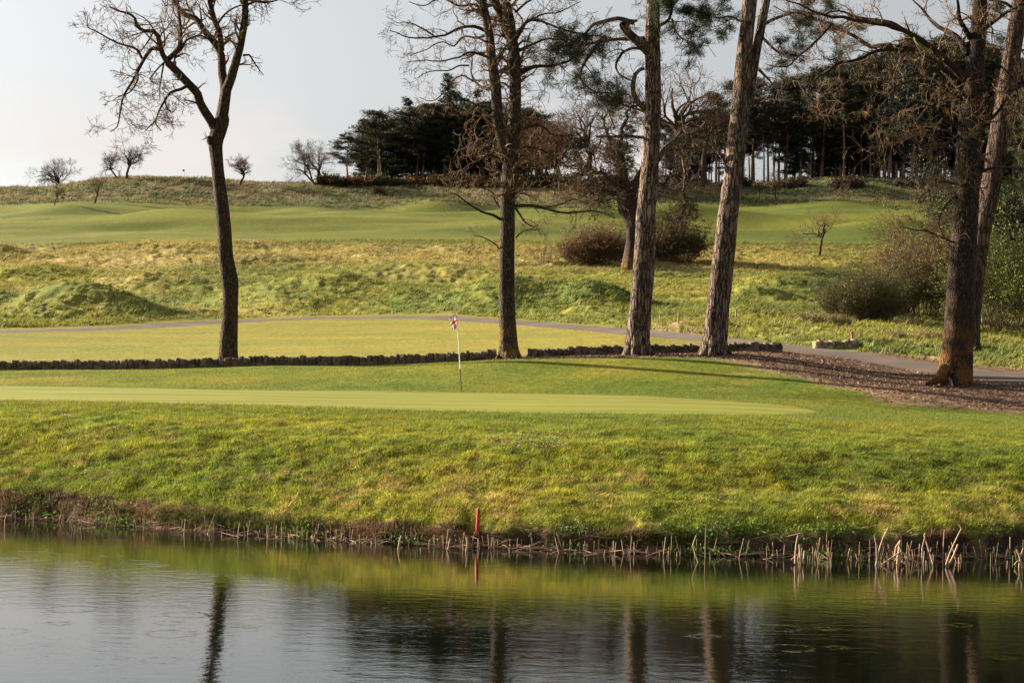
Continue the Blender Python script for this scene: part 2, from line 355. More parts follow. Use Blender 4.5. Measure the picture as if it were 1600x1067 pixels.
# colour of the ground (albedo)
def lerp(a, b, t): return a + (b - a) * t[..., None]
def gcol(x, d, u, dsx):
    g = np.array([.11, .165, .014]); yg = np.array([.27, .25, .022]); st = np.array([.42, .29, .085]); dk = np.array([.05, .085, .010])
    n1 = fbm(x * .35, d * .35, 3, 81); n2 = fbm(x * 1.6, d * 1.3, 3, 83); n3 = fbm(x * .08, d * .08, 3, 85)
    n4 = fbm(x * 5.0, d * 4.0, 2, 87)
    b = np.broadcast_to(yg, x.shape + (3,)).copy()
    off = d - dsx
    # bank: yellow green with straw, greener up the slope
    c = lerp(b, g, np.clip(.60 + .5 * n1 + .45 * n2 + .3 * n4, 0, 1)); c = lerp(c, st, np.clip(-.32 + .8 * n2 - .4 * n1 + .6 * (1 - sstep(1.5, 5, off)) * (.5 + n4), 0, .75))
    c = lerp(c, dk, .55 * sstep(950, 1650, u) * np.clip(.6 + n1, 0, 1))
    c2 = lerp(b * .85, g, np.clip(.75 + .5 * n1 + .25 * n2, 0, 1))
    c = lerp(c, c2, sstep(5, 9, off))
    c = c * (1 - .22 * sstep(5, 9, off))[..., None]
    # lawn behind the green
    c3 = lerp(b, g, np.clip(.62 + .6 * n1 + .3 * n2, 0, 1)); c3 = lerp(c3, st, np.clip(-.5 + 1.2 * fbm(x * .3, d * .5, 3, 91) + .35 * sstep(700, 1200, u), 0, .5))
    c = lerp(c, c3 * .8, sstep(47, 49, d))
    # fairway between wall and path
    c4 = lerp(np.broadcast_to([.26, .215, .040], c.shape), np.array([.16, .175, .026]), np.clip(.35 + .8 * fbm(x * .12, d * .4, 3, 93), 0, 1))
    c4 = c4 * (1 + .14 * n2 + .10 * n4)[..., None]
    c = lerp(c, c4, sstep(57, 58.5, d) * (1 - sstep(950, 1050, u)))
    # rough beyond the path
    pdx = np.interp(u, level(PATHU, PATHV)[0] + CX, PATHD)
    beige = np.array([.42, .30, .115])
    gr = lerp(np.broadcast_to([.23, .22, .04], c.shape), np.array([.10, .135, .028]), np.clip(.5 + 1.1 * n3 + .4 * n2, 0, 1))
    rr = lerp(gr, beige, np.clip(-.16 - .35 * sstep(1000, 1200, u) + 1.1 * fbm(x * .06, d * .09, 3, 95) + .35 * n2, 0, .85))
    c = lerp(c, rr, sstep(1.5, 4, d - pdx))
    band = sstep(141, 152, d + 3 * n3) * (1 - sstep(170, 177, d))
    c = lerp(c, lerp(np.broadcast_to(beige, c.shape), gr[...], np.clip(.25 + .8 * n1 + .5 * sstep(1000, 1300, u), 0, 1)) if False else c * .45 + beige * .55 + .0, band * (.75 + .25 * n1) * (1 - .55 * sstep(1100, 1300, u)))
    # far fairway
    st2 = np.sin(d * .55 + 2.5 * fbm(x * .015, d * .03, 2, 97)) * .5 + .5
    fw = lerp(np.broadcast_to([.15, .155, .024], c.shape), np.array([.075, .105, .018]), np.clip(.25 + .3 * st2 + .9 * fbm(x * .02, d * .07, 3, 99), 0, 1))
    fw = fw * (1 + .22 * fbm(x * .25, d * .45, 3, 105) + .12 * n2)[..., None]
    c = lerp(c, fw, sstep(170, 182, d + 9 * fbm(x * .03, d * .02, 3, 107) + 3 * n1) * (1 - sstep(222, 229, d + 4 * n3 + 2 * n1)))
    cr_ = lerp(np.broadcast_to([.21, .165, .09], c.shape), np.array([.10, .115, .045]), np.clip(.45 + 1.3 * fbm(x * .05, d * .12, 3, 101) + .5 * n1 + .5 * sstep(900, 1200, u), 0, 1))
    c = lerp(c, cr_, sstep(222, 229, d + 4 * n3 + 2 * n1))
    # soil of the bank edge and the bed
    soil = np.array([.045, .028, .02]); red = np.array([.17, .095, .06])
    s1 = lerp(np.broadcast_to(soil, c.shape), red, np.clip(.35 + n4 + n2, 0, 1))
    lipo = .07 + .13 * (1 - sstep(400, 800, u)) + .3 * np.clip(fbm(x * 1.1, d * 0, 3, 103) + .1, 0, 1) + .15 * (1 - sstep(150, 500, u))
    c = lerp(c, s1, 1 - sstep(lipo, lipo + .3, off + .15 * n4))
    return c
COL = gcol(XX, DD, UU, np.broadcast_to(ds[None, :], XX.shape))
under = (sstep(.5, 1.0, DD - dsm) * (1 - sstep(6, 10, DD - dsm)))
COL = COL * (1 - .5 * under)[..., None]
# bare soil rim in front of the bark mulch and worn track by the path
soilc = np.array([.30, .20, .12])
rim = np.clip(1 - np.abs(mulchm + .25) / (1.5 + .9 * fbm(XX * .5, DD * .5, 2, 111)), 0, 1) * sstep(1050, 1200, UU) * (mulchm < .5) * (DD < 62) * (DD > 43)
COL = lerp(COL, soilc, np.clip(rim * 1.9, 0, .95))
tr0 = P(np.array([1052, 1075.]), np.array([522, 508.]), np.array([72, 80.]))
td = seg_dist(XX, DD, [(tr0[0][0], tr0[1][0]), (tr0[0][1], tr0[1][1])])
COL = lerp(COL, soilc * 1.1, 1 - sstep(.8, 1.9, td + .5 * fbm(XX * 1.5, DD * 1.5, 2, 113)))
# greenside stripes
strp = .5 + .5 * np.sin((DD * 1.0 - XX * .06) * 2 * math.pi / 2.4)
gc = lerp(np.broadcast_to([.19, .20, .034], COL.shape), np.array([.145, .17, .024]), sstep(.35, .65, strp))
gc = lerp(gc, np.array([.22, .20, .034]), np.clip(.2 + .5 * fbm(XX * .3, DD * .8, 3, 115), 0, 1))
fr_ = np.array([.15, .165, .022])
gc = gc * (1 + .10 * fbm(XX * .5, DD * .9, 3, 118) + .07 * fbm(XX * 6, DD * 5, 2, 120))[..., None]
gc = lerp(gc, fr_, 1 - sstep(.2, 1.1, greenm + .25 * fbm(XX * 1.5, DD * 1.5, 2, 116)))
COL = lerp(COL, fr_ * .9, .8 * sstep(-1.2, -.1, greenm) * (DD > ds[None, :] + 6))
mcol = lerp(np.broadcast_to([.10, .058, .038], COL.shape), np.array([.21, .135, .09]), np.clip(.5 + 1.2 * fbm(XX * 3, DD * 3, 3, 117), 0, 1))
mcol = lerp(mcol, soilc, np.clip(1 - mulchm / .5, 0, .6) * sstep(1100, 1250, UU))
pcol = lerp(np.broadcast_to([.11, .088, .078], COL.shape), np.array([.16, .125, .105]), np.clip(.3 + fbm(XX * .8, DD * .8, 3, 119) + .6 * np.exp(-((UU - 1080) / 70) ** 2), 0, 1))

VV = np.stack([XX, DD, Zg], -1).reshape(-1, 3)
idx = np.arange(ND * NU).reshape(ND, NU)
quads = np.stack([idx[:-1, :-1], idx[:-1, 1:], idx[1:, 1:], idx[1:, :-1]], -1).reshape(-1, 4)
fc = lambda M: (M[:-1, :-1] + M[1:, 1:] + M[:-1, 1:] + M[1:, :-1]).reshape(-1) / 4
fp, fg, fm = fc(np.minimum(pdist, 50)) < 0, fc(greenm) > 0, fc(mulchm) > 0
fm &= ~fp
m_grass = mat_ground('grass_ground', 5, 32, 1.0, .07, .42)
m_far = m_grass
m_green = mat_ground('green_turf', 40, 120, .25, .01, .08)
m_path = mat_ground('path_asphalt', 25, 90, .4, .01, .15)
m_mulch = mat_ground('bark_mulch', 14, 45, 1.0, .06, .55)
def sub(name, mask, colr, mat):
    q = quads[mask]; used, inv = np.unique(q, return_inverse=True)
    me = mesh_np(name, VV[used], inv.reshape(-1, 4), col=colr.reshape(-1, 3)[used], mats=[mat])
    return tag(link(name, me), kind='structure')
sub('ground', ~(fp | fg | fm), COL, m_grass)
sub('path', fp, pcol, m_path)
sub('putting_green', fg, gc, m_green)
sub('mulch_bed', fm, mcol, m_mulch)

# pond
m, n, l, b = newmat('pond_water', .03, .5)
b.inputs['Base Color'].default_value = (.004, .005, .002, 1); b.inputs['IOR'].default_value = 1.6
c = n.new('ShaderNodeTexCoord')
w1 = noise_node(n, l, 1, 3, c.outputs['Object'], .6, (3.0, 5.5, 1)); w2 = noise_node(n, l, 1, 3, c.outputs['Object'], .6, (14, 22, 1))
w3 = noise_node(n, l, 1, 2, c.outputs['Object'], .5, (.18, .3, 1))
amp = n.new('ShaderNodeMapRange'); amp.inputs[1].default_value = .35; amp.inputs[2].default_value = .65; amp.inputs[3].default_value = .45; amp.inputs[4].default_value = 1.25
l.new(w3.outputs[0], amp.inputs[0])
s_ = n.new('ShaderNodeMath'); s_.operation = 'MULTIPLY_ADD'; s_.inputs[1].default_value = .28
l.new(w2.outputs[0], s_.inputs[0]); l.new(w1.outputs[0], s_.inputs[2])
s2 = n.new('ShaderNodeMath'); s2.operation = 'MULTIPLY'; l.new(s_.outputs[0], s2.inputs[0]); l.new(amp.outputs[0], s2.inputs[1])
def rings(scale, loc, thr):
    mpp = n.new('ShaderNodeMapping'); mpp.inputs['Location'].default_value = loc; l.new(c.outputs['Object'], mpp.inputs[0])
    vo = n.new('ShaderNodeTexVoronoi'); vo.voronoi_dimensions = '2D'; vo.inputs['Scale'].default_value = scale; l.new(mpp.outputs[0], vo.inputs['Vector'])
    sc = n.new('ShaderNodeSeparateColor'); l.new(vo.outputs['Color'], sc.inputs[0])
    def M(op, a, b2=None, clamp=False):
        k = n.new('ShaderNodeMath'); k.operation = op; k.use_clamp = clamp
        for i, v in enumerate((a, b2)):
            if v is None: continue
            if isinstance(v, (int, float)): k.inputs[i].default_value = v
            else: l.new(v, k.inputs[i])
        return k.outputs[0]
    r = M('MULTIPLY_ADD', sc.outputs[0], .13); r.node.inputs[2].default_value = .04
    dd = M('DIVIDE', M('SUBTRACT', vo.outputs['Distance'], r), .028 * scale / .7)
    gg = M('EXPONENT', M('MULTIPLY', M('MULTIPLY', dd, dd), -1.0))
    on = M('GREATER_THAN', sc.outputs[1], thr)
    bn = noise_node(n, l, 9, 2, c.outputs['Object']); br_ = ramp(n, l, bn.outputs[0], [(.42, 0.0), (.58, 1.0)])
    return M('MULTIPLY', M('MULTIPLY', gg, on), br_)
rg = rings(.75, (0, 0, 0), .70); rg2 = rings(1.1, (5.3, 2.1, 0), .80)
ra = n.new('ShaderNodeMath'); ra.operation = 'ADD'; l.new(rg, ra.inputs[0]); l.new(rg2, ra.inputs[1])
rm = n.new('ShaderNodeMath'); rm.operation = 'MULTIPLY_ADD'; rm.inputs[1].default_value = .34; l.new(ra.outputs[0], rm.inputs[0]); l.new(s2.outputs[0], rm.inputs[2])
bump(n, l, b, rm.outputs[0], 1.0, .0024)
wat = mesh_np('pond', np.array([(-150, -60, 0), (150, -60, 0), (150, 60, 0), (-150, 60, 0)], float), [[0, 1, 2, 3]], mats=[m])
tag(link('pond', wat), kind='structure')

# ------------------------------------------------------------ grass blades
m_blade = mat_blade('grass_blade')
def blades(x, y, z, Lb, W, lean, col):
    N = len(x); a = rng.uniform(0, math.pi, N)
    dx, dy = np.cos(a) * W / 2, np.sin(a) * W / 2
    b0 = np.stack([x - dx, y - dy, z - .01], -1); b1 = np.stack([x + dx, y + dy, z - .01], -1)
    tip = np.stack([x, y, z], -1) + lean * Lb[:, None] + np.stack([0 * x, 0 * x, Lb * .75], -1)
    V = np.empty((N, 3, 3)); V[:, 0] = b0; V[:, 1] = b1; V[:, 2] = tip
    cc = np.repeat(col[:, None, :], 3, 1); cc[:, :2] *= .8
    return V.reshape(-1, 3), cc.reshape(-1, 3)
def dsx(x, y): return np.interp(x * F / y + CX, ug, ds)
def scatter_blades(name, n_, d0, d1, keep, Lf, Wf, clump=0, leanamp=.5, blean=(.25, -.15), colj=.25, gain=1.15, u0=-260, u1=1900, label='', patch=0):
    # uniform over area between the depths
    y = np.sqrt(rng.uniform(d0 ** 2, d1 ** 2, n_)); u = rng.uniform(u0, u1, n_); x = (u - CX) / F * y
    k = keep(x, y, u); x, y, u = x[k], y[k], u[k]
    if clump:
        xs, ys, us = [], [], []
        x = np.repeat(x, clump) + rng.normal(0, .35, len(x) * clump) * Wf * 3; y = np.repeat(y, clump) + rng.normal(0, .35, len(y) * clump) * Wf * 3
        u = x * F / y + CX
        tc_ = np.repeat(rng.normal(0, 1, (len(x) // clump, 3)), clump, 0)
    else: tc_ = rng.normal(0, 1, (len(x), 3)) * .4
    N = len(x)
    lean = np.stack([blean[0] + rng.normal(0, leanamp, N) * .6 + .3 * tc_[:, 0] * leanamp, blean[1] + rng.normal(0, leanamp, N) * .6, 0 * x], -1)
    nn = fbm(x * 2.2, y * 1.8, 2, 131) + patch * .9 * fbm(x * 5.5 + y * 1.5, y * 4, 2, 133)
    Lb = Lf * np.clip(rng.normal(1, .3, N) * (1 + .55 * nn + .15 * tc_[:, 1]), .2, 2.2)
    col = gcol(x, y, u, dsx(x, y)) * gain
    col *= (1 + colj * rng.normal(0, 1, (N, 1)) * .6 + .15 * tc_[:, 2:3]).clip(.35, 1.8)
    if patch: col *= (1 + .55 * fbm(x * 5.5 + y * 1.5, y * 4, 2, 133))[:, None]
    stw = (rng.random(N) < .10); col[stw] = col[stw] * .4 + np.array([.34, .26, .13]) * .6
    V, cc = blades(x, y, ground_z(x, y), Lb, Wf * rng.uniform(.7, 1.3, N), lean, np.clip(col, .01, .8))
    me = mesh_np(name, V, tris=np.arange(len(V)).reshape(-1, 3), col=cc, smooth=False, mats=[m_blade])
    return tag(link(name, me), label, 'grass', kind='stuff')
off = lambda x, y: y - dsx(x, y)
scatter_blades('bank_grass', 960000, 22, 36, lambda x, y, u: (off(x, y) > .28) & (off(x, y) < 8 + rng.random(len(x)) * 3), .055, .011, leanamp=.9, blean=(.35, -.35), colj=.85, gain=1.3, patch=.65,
               label='shaggy yellow green grass covering the bank above the pond')
gmask = lambda u, x, y: (y > np.interp(u, ug, ds0) + 10.3 + np.interp(u, [1000, 1200, 1250, 1300], [0, 1.5, 3.3, 6.5])) & (y < np.interp(u, [-400, 0, 400, 800, 1000, 1200, 1260, 1300], [48.5, 48, 47.3, 47, 46.6, 43.5, 41.5, 39.0])) & (u < 1300)
mmask = lambda u, y: (y > np.interp(u, [700, 740, 780, 900, 1000, 1100, 1150, 1200, 1300, 1400, 1500, 1600, 1900], [57.5, 56.2, 55.3, 54.9, 54.9, 54.8, 54.2, 52.8, 49.6, 47.4, 46.4, 45.6, 44.5]) - .4 - 1.3 * np.clip((u - 1150) / 150, 0, 1) * rng.random(np.shape(u))) & (u > 740) & ((u > 1215) | (y < 57.3))
def lawn_keep(x, y, u): return (off(x, y) > 8) & ~gmask(u, x, y) & ~(mmask(u, y) & (y < 63)) & (y < np.where(u > 1200, 56, 57.6))
scatter_blades('lawn_grass', 480000, 31, 58, lawn_keep, .035, .013, leanamp=.6, blean=(.3, -.1), colj=.5, label='short mown grass around the putting green')
def rough_keep(x, y, u):
    pdx = np.interp(u, level(PATHU, PATHV)[0] + CX, PATHD)
    dens = np.clip(.45 + .9 * fbm(x * .12, y * .12, 3, 141), .12, 1) 
    return (y > pdx + 2.6) & (rng.random(len(x)) < dens)
scatter_blades('rough_grass', 138000, 55, 178, rough_keep, .25, .06, clump=6, leanamp=.7, blean=(.45, -.1), gain=1.1, colj=.45, label='long tussocky rough grass over the mounds beyond the path')
scatter_blades('hilltop_rough', 28000, 226, 262, lambda x, y, u: rng.random(len(x)) < .8, .34, .12, clump=5, leanamp=.6, blean=(.4, -.1), gain=1.0, label='dry straw and green rough grass along the hilltop')

# ------------------------------------------------------------ tubes and trees
class Tubes:
    def __init__(s): s.g = {}
    def add(s, pts, rad, sides=4):
        pts = np.asarray(pts, float); rad = np.asarray(rad, float)
        s.g.setdefault((len(pts), sides), []).append((pts, rad))
    def arrays(s, origin, bark=0):
        Vs, Qs, base = [], [], 0
        for (n_, k), lst in s.g.items():
            Pt = np.array([a for a, _ in lst]); R = np.array([r for _, r in lst])      # (m,n,3),(m,n)
            T = np.gradient(Pt, axis=1); T /= np.linalg.norm(T, axis=2, keepdims=True) + 1e-9
            mt = T.mean(1); ref = np.zeros_like(mt); ref[np.arange(len(mt)), np.argmin(np.abs(mt), 1)] = 1
            Nn = np.cross(T, ref[:, None, :]); Nn /= np.linalg.norm(Nn, axis=2, keepdims=True) + 1e-9
            B = np.cross(T, Nn)
            a = np.arange(k) * 2 * math.pi / k
            rr = R[:, :, None] * np.ones(k)
            if bark and k >= 10:
                zz = np.broadcast_to(Pt[:, :, 2, None], rr.shape); aa = np.broadcast_to(a, rr.shape)
                rr = rr * (1 + bark * fbm(np.cos(aa) * 3 + 7, np.sin(aa) * 3 + zz * .7, 2, 151) + bark * .9 * fbm(aa * 3.5, zz * 1.6, 2, 153))
            V = Pt[:, :, None, :] + rr[..., None] * (np.cos(a)[None, None, :, None] * Nn[:, :, None, :] + np.sin(a)[None, None, :, None] * B[:, :, None, :])
            m_ = len(lst); ii = np.arange(m_ * n_ * k).reshape(m_, n_, k) + base
            q = np.stack([ii[:, :-1], np.roll(ii, -1, 2)[:, :-1], np.roll(ii, -1, 2)[:, 1:], ii[:, 1:]], -1).reshape(-1, 4)
            Vs.append(V.reshape(-1, 3)); Qs.append(q); base += m_ * n_ * k
        return np.concatenate(Vs) - np.asarray(origin), np.concatenate(Qs)
    def build(s, name, mat, parent, origin, bark=0):
        V, q = s.arrays(origin, bark)
        return link(name, mesh_np(name, V, q, mats=[mat]), parent)
def spline(pts, step):
    pts = np.asarray(pts, float)
    if len(pts) < 3: 
        k = max(3, int(np.linalg.norm(pts[-1][:3] - pts[0][:3]) / step)); t = np.linspace(0, 1, k)[:, None]; return pts[0] * (1 - t) + pts[-1] * t
    p = np.vstack([2 * pts[0] - pts[1], pts, 2 * pts[-1] - pts[-2]]); out = []
    for i in range(1, len(p) - 2):
        k = max(1, int(np.linalg.norm(p[i + 1][:3] - p[i][:3]) / step))
        for t in np.arange(k) / k:
            out.append(.5 * ((2 * p[i]) + (-p[i-1] + p[i+1]) * t + (2*p[i-1] - 5*p[i] + 4*p[i+1] - p[i+2]) * t*t + (-p[i-1] + 3*p[i] - 3*p[i+1] + p[i+2]) * t**3))
    out.append(p[-2]); return np.array(out)
def unit(v): v = np.asarray(v, float); return v / (np.linalg.norm(v) + 1e-9)
def grow(ts, st, d, Ln, r, lvl, cfg, tips=None):
    seg = cfg.get('seg', .22) * (1 if lvl > 1 else .7)
    n_ = int(np.clip(Ln / seg, 3, 14)); n_ = {3:3,4:4,5:5,6:6,7:7,8:8}.get(n_, 8 if n_ < 11 else 12)
    st = np.asarray(st, float); d = unit(d); pts = [st]; dirs = [d]; h = Ln / (n_ - 1)
    curl = rng.normal(0, cfg['curl'], 3)
    for i in range(n_ - 1):
        d = unit(d + rng.normal(0, cfg['wander'], 3) + curl * .25 + np.array([0, 0, cfg['up'] * (.15 if lvl > 0 else .3)]))
        pts.append(pts[-1] + d * h); dirs.append(d)
    rad = np.maximum(r * (1 - np.linspace(0, 1, n_) * .7), cfg['rmin'])
    ts.add(pts, rad, 5 if r > .03 else 3 + (r > .015))
    if lvl <= 0:
        if tips is not None: tips.append((pts[-1], d)); tips.append((pts[len(pts) // 2], d))
        return
    nc = max(1, int(round(cfg['nchild'] * rng.uniform(.7, 1.3) * (1 if lvl > 1 else cfg.get('last', 1)))))
    for j in range(nc):
        t = rng.uniform(.22, 1.0); i = min(int(t * (n_ - 1)), n_ - 2); f = t * (n_ - 1) - i
        p = pts[i] * (1 - min(f, 1)) + pts[i + 1] * min(f, 1)
        ax = unit(np.cross(dirs[i], rng.normal(0, 1, 3))); an = rng.uniform(*cfg.get('ang', (.45, 1.1)))
        nd = dirs[i] * math.cos(an) + ax * math.sin(an)
        grow(ts, p, nd, Ln * rng.uniform(*cfg.get('ratio', (.4, .7))) * (1.1 - .35 * t), max(r * (1 - .7 * t) * .6, cfg['rmin']), lvl - 1, cfg, tips)
def limb(ts_tr, ts_tw, pix, r0, r1, depth, drift=0.0, sides=10, cfg=None, spawn=0, slen=(.6, 1.4), lvl=2, tips=None, t0=.15, wob=.03, ppm=None):
    """a limb traced at photo pixels; r in pixels; drift = metres of depth gained along it"""
    k = len(pix); s = depth / F
    w = np.array([P(p[0], p[1], depth + drift * (i / (k - 1)) ** 1.2 + (p[2] if len(p) > 2 else 0)) for i, p in enumerate(pix)])
    rr = np.linspace(r0, r1, k) * s if not hasattr(r0, '__len__') else np.array(r0) * s
    sp4 = spline(np.column_stack([w, rr]), .18 if r1 * s > .05 else .14)
    p, rad = sp4[:, :3], np.abs(sp4[:, 3])
    if wob:
        nz_ = np.column_stack([fbm(p[:, 2] * 1.7 + p[:, 0], p[:, 0] * 2 + i * 9.3, 2, 161 + i) for i in range(3)]); nz_ *= np.linspace(0, 1, len(p))[:, None] * wob; p = p + nz_
    m_ = len(p)
    ts_tr.add(p, rad, sides)
    for _ in range(spawn):
        t = rng.uniform(t0, 1); i = min(int(t * (m_ - 1)), m_ - 2); T = unit(p[i + 1] - p[i])
        ax = unit(np.cross(T, rng.normal(0, 1, 3))); an = rng.uniform(.5, 1.35)
        nd = T * math.cos(an) + ax * math.sin(an)
        rs = min(rad[i] * .45, .05)
        grow(ts_tw, p[i], nd, rng.uniform(*slen), max(rs, cfg['rmin'] * 1.3), lvl, cfg, tips)
    return p, rad
def needles(tips, n_per, size, spread, col, wid=.10, jit=.3):
    P0 = np.array([t[0] for t in tips]); N = len(P0) * n_per
    c0 = np.repeat(P0, n_per, 0) + rng.normal(0, spread, (N, 3)) * np.array([1, 1, .55])
    d = rng.normal(0, 1, (N, 3)); d[:, 2] = d[:, 2] * .7 + .35; d /= np.linalg.norm(d, axis=1, keepdims=True)
    s_ = np.cross(d, rng.normal(0, 1, (N, 3))); s_ /= np.linalg.norm(s_, axis=1, keepdims=True)
    L_ = size * rng.uniform(.6, 1.3, (N, 1))
    V = np.empty((N, 3, 3)); V[:, 0] = c0 - s_ * L_ * wid; V[:, 1] = c0 + s_ * L_ * wid; V[:, 2] = c0 + d * L_
    tone = np.repeat(rng.uniform(1 - jit, 1 + jit, len(P0)), n_per) * rng.uniform(.75, 1.25, N)
    cc = np.asarray(col)[None] * tone[:, None]
    return V.reshape(-1, 3), np.repeat(cc, 3, 0)
def foliage(name, tips, parent, origin, n_per, size, spread, col, mat, wid=.1):
    V, cc = needles(tips, n_per, size, spread, col, wid)
    return link(name, mesh_np(name, V - np.asarray(origin), tris=np.arange(len(V)).reshape(-1, 3), col=cc, smooth=False, mats=[mat]), parent)

m_b_ash = mat_bark('bark_ash', (.035, .024, .018), (.11, .075, .052), (.22, .13, .05), 3.5, (10, 10, 4), 1, .03, .25)
m_b_oak = mat_bark('bark_oak', (.04, .029, .023), (.13, .095, .07), (.26, .16, .03), 1.6, (14, 14, 5), 1, .03, .9)
m_b_oak2 = mat_bark('bark_oak_lichen', (.026, .019, .015), (.085, .062, .045), (.27, .12, .02), 2.6, (12, 12, 5), 1, .025, .55)
m_b_pine2 = mat_bark('bark_pine_dark', (.04, .026, .021), (.19, .125, .095), None, 0, (9, 9, 1.6), 1, .05)
m_b_pine = mat_bark('bark_pine', (.045, .030, .024), (.34, .25, .20), None, 0, (10, 10, 1.5), 1, .05)
m_twig = mat_plain('twig_brown', (.085, .06, .042), .9, .1, .3, 4)
m_twig_pale = mat_plain('twig_pale', (.15, .10, .065), .9, .1, .3, 4)
m_twig_dark = mat_plain('twig_dark', (.055, .04, .032), .9, .1, .3, 4)
m_twig_red = mat_plain('twig_reddish', (.105, .060, .038), .9, .1, .35, 3)
m_needle = mat_blade('needles', .2)
def flare(ts, base, r, n_=7, size=1.0, h=.7, seed=1):
    rg_ = np.random.default_rng(seed)
    for k in range(n_):
        a = 2 * math.pi * (k + rg_.uniform(-.3, .3)) / n_; L_ = r * rg_.uniform(1.5, 2.3) * size
        dx, dy = math.cos(a), math.sin(a)
        q = []
        for t, zz in ((.55, h), (.8, h * .42), (1.2, h * .12), (L_ / r, -.08)):
            x, y = base[0] + dx * r * t, base[1] + dy * r * t
            g_ = float(ground_z(x, y)); q.append([x, y, g_ + zz, r * (.42 if t < 1 else .3 if t < 1.3 else .1)])
        s4 = spline(np.array(q), .1); ts.add(s4[:, :3], s4[:, 3], 12)

# --- tree 1: bare tree behind the wall on the left
D1 = 58.6
base = P(357, 560, D1); base[2] = ground_z(base[0], base[1])
t1 = empty('bare_tree', base, 'tall bare deciduous tree with a bent, forking trunk behind the low stone wall at left', 'tree', None)
tr, tw = Tubes(), Tubes()
cf = dict(curl=.9, wander=.20, up=.3, nchild=4, rmin=.0065, seg=.16, last=1.0)
limb(tr, tw, [(357, 566), (357, 545), (359, 500), (360, 460), (359, 440), (353, 400), (351, 365), (348, 330), (343, 290), (339, 250), (337, 225), (342, 203), (348, 185), (350, 168)], [16, 14.5, 12.8, 12.2, 13, 11.2, 10.8, 10.6, 10, 9.8, 11.5, 12.5, 10.5, 3], 0, D1, 0, 20, cf, 3, (.3, .6), 1, t0=.5, wob=0)
limb(tr, tw, [(338, 207), (330, 190), (320, 175), (312, 160), (308, 147), (295, 132), (278, 114), (262, 98)], 7.5, 5.6, D1, -1.2, 12, cf, 5, (.3, .8), 1, t0=.3)
limb(tr, tw, [(262, 98), (254, 85), (250, 70), (246, 56), (240, 49), (226, 49), (213, 41), (211, 30), (200, 22), (185, 18), (172, 12)], 4.6, 1.1, D1 - 1.2, -1.5, 8, cf, 16, (.7, 1.5), 2)
limb(tr, tw, [(250, 77), (238, 76), (228, 88), (219, 104), (210, 122), (200, 138), (192, 155), (188, 175), (184, 198), (172, 206)], 3.6, .7, D1 - 1.4, .5, 7, cf, 16, (.5, 1.2), 2)
limb(tr, tw, [(224, 95), (214, 110), (216, 122), (208, 138), (200, 146), (188, 150), (176, 158)], 2, .6, D1 - 1.4, -1, 5, cf, 8, (.4, 1.0), 2)
limb(tr, tw, [(264, 92), (276, 80), (282, 68), (282, 48), (279, 20), (277, -15)], 4.4, 2, D1 - 1.2, 1.5, 8, cf, 10, (.6, 1.3), 2)
limb(tr, tw, [(272, 86), (283, 78), (290, 65), (303, 58), (316, 57), (326, 62)], 2.6, .8, D1 - 1.2, 2, 6, cf, 7, (.4, 1.0), 2)
limb(tr, tw, [(274, 90), (286, 84), (297, 87)], 2, 1, D1 - 1.2, -.5, 6, cf, 3, (.2, .5), 1)
limb(tr, tw, [(293, 134), (282, 140), (267, 145), (256, 160), (248, 176), (243, 192), (252, 204)], 2.9, .8, D1 - .9, -1.4, 7, cf, 15, (.4, 1.0), 2)
limb(tr, tw, [(258, 160), (262, 172), (270, 176), (276, 168)], 1.6, .7, D1 - 1.6, -.4, 5, cf, 5, (.3, .7), 1)
limb(tr, tw, [(242, 190), (232, 200), (226, 207)], 1.4, .6, D1 - 2.2, -.3, 5, cf, 5, (.3, .8), 2)
limb(tr, tw, [(256, 98), (253, 118), (250, 136), (250, 157)], 1.7, .6, D1 - 1.2, .6, 5, cf, 8, (.4, .9), 2)
limb(tr, tw, [(256, 98), (243, 112), (234, 124), (240, 130), (250, 134)], 1.5, .6, D1 - 1.2, -.6, 5, cf, 7, (.4, .8), 2)
limb(tr, tw, [(222, 92), (214, 78), (203, 73), (185, 68), (165, 58), (148, 48), (137, 42), (138, 25)], 2.2, .6, D1 - 1.4, -1.6, 6, cf, 13, (.4, .9), 2)
limb(tr, tw, [(240, 50), (228, 70), (214, 84), (196, 74)], 1.6, .5, D1 - 1.5, 1.0, 5, cf, 8, (.4, .9), 2)
limb(tr, tw, [(340, 200), (346, 175), (350, 152), (351, 136), (347, 112), (346, 87), (338, 70), (319, 49), (305, 29), (288, 23), (273, 3), (262, -20)], 8.5, 3.4, D1, 1.8, 10, cf, 12, (.5, 1.3), 2, t0=.4)
limb(tr, tw, [(346, 80), (343, 52), (334, 29), (328, 6), (322, -20)], 5, 3.4, D1 + .4, -1, 9, cf, 9, (.5, 1.2), 2)
limb(tr, tw, [(340, 38), (352, 22), (368, 12), (390, 6)], 2, .8, D1, -1, 6, cf, 6, (.4, 1.0), 2)
limb(tr, tw, [(343, 200), (348, 178), (351, 160), (354, 140), (360, 125), (370, 93), (378, 58), (383, 29), (383, 0), (384, -25)], 9.5, 4.4, D1, -.8, 12, cf, 12, (.4, 1.1), 2, t0=.4)
limb(tr, tw, [(383, 10), (398, 3), (414, 5), (430, 2), (447, -4)], 2.2, .8, D1 - .5, -.8, 6, cf, 8, (.4, 1.0), 2)
limb(tr, tw, [(380, 87), (389, 86), (397, 97), (404, 108), (411, 117)], 1.9, .6, D1 - .4, -.5, 5, cf, 5, (.3, .6), 1)
limb(tr, tw, [(372, 80), (362, 66), (350, 63)], 1.8, .8, D1, .8, 5, cf, 3, (.3, .5), 1)
limb(tr, tw, [(352, 60), (365, 52), (374, 52)], 1.5, .8, D1, .8, 5, cf, 3, (.3, .5), 1)
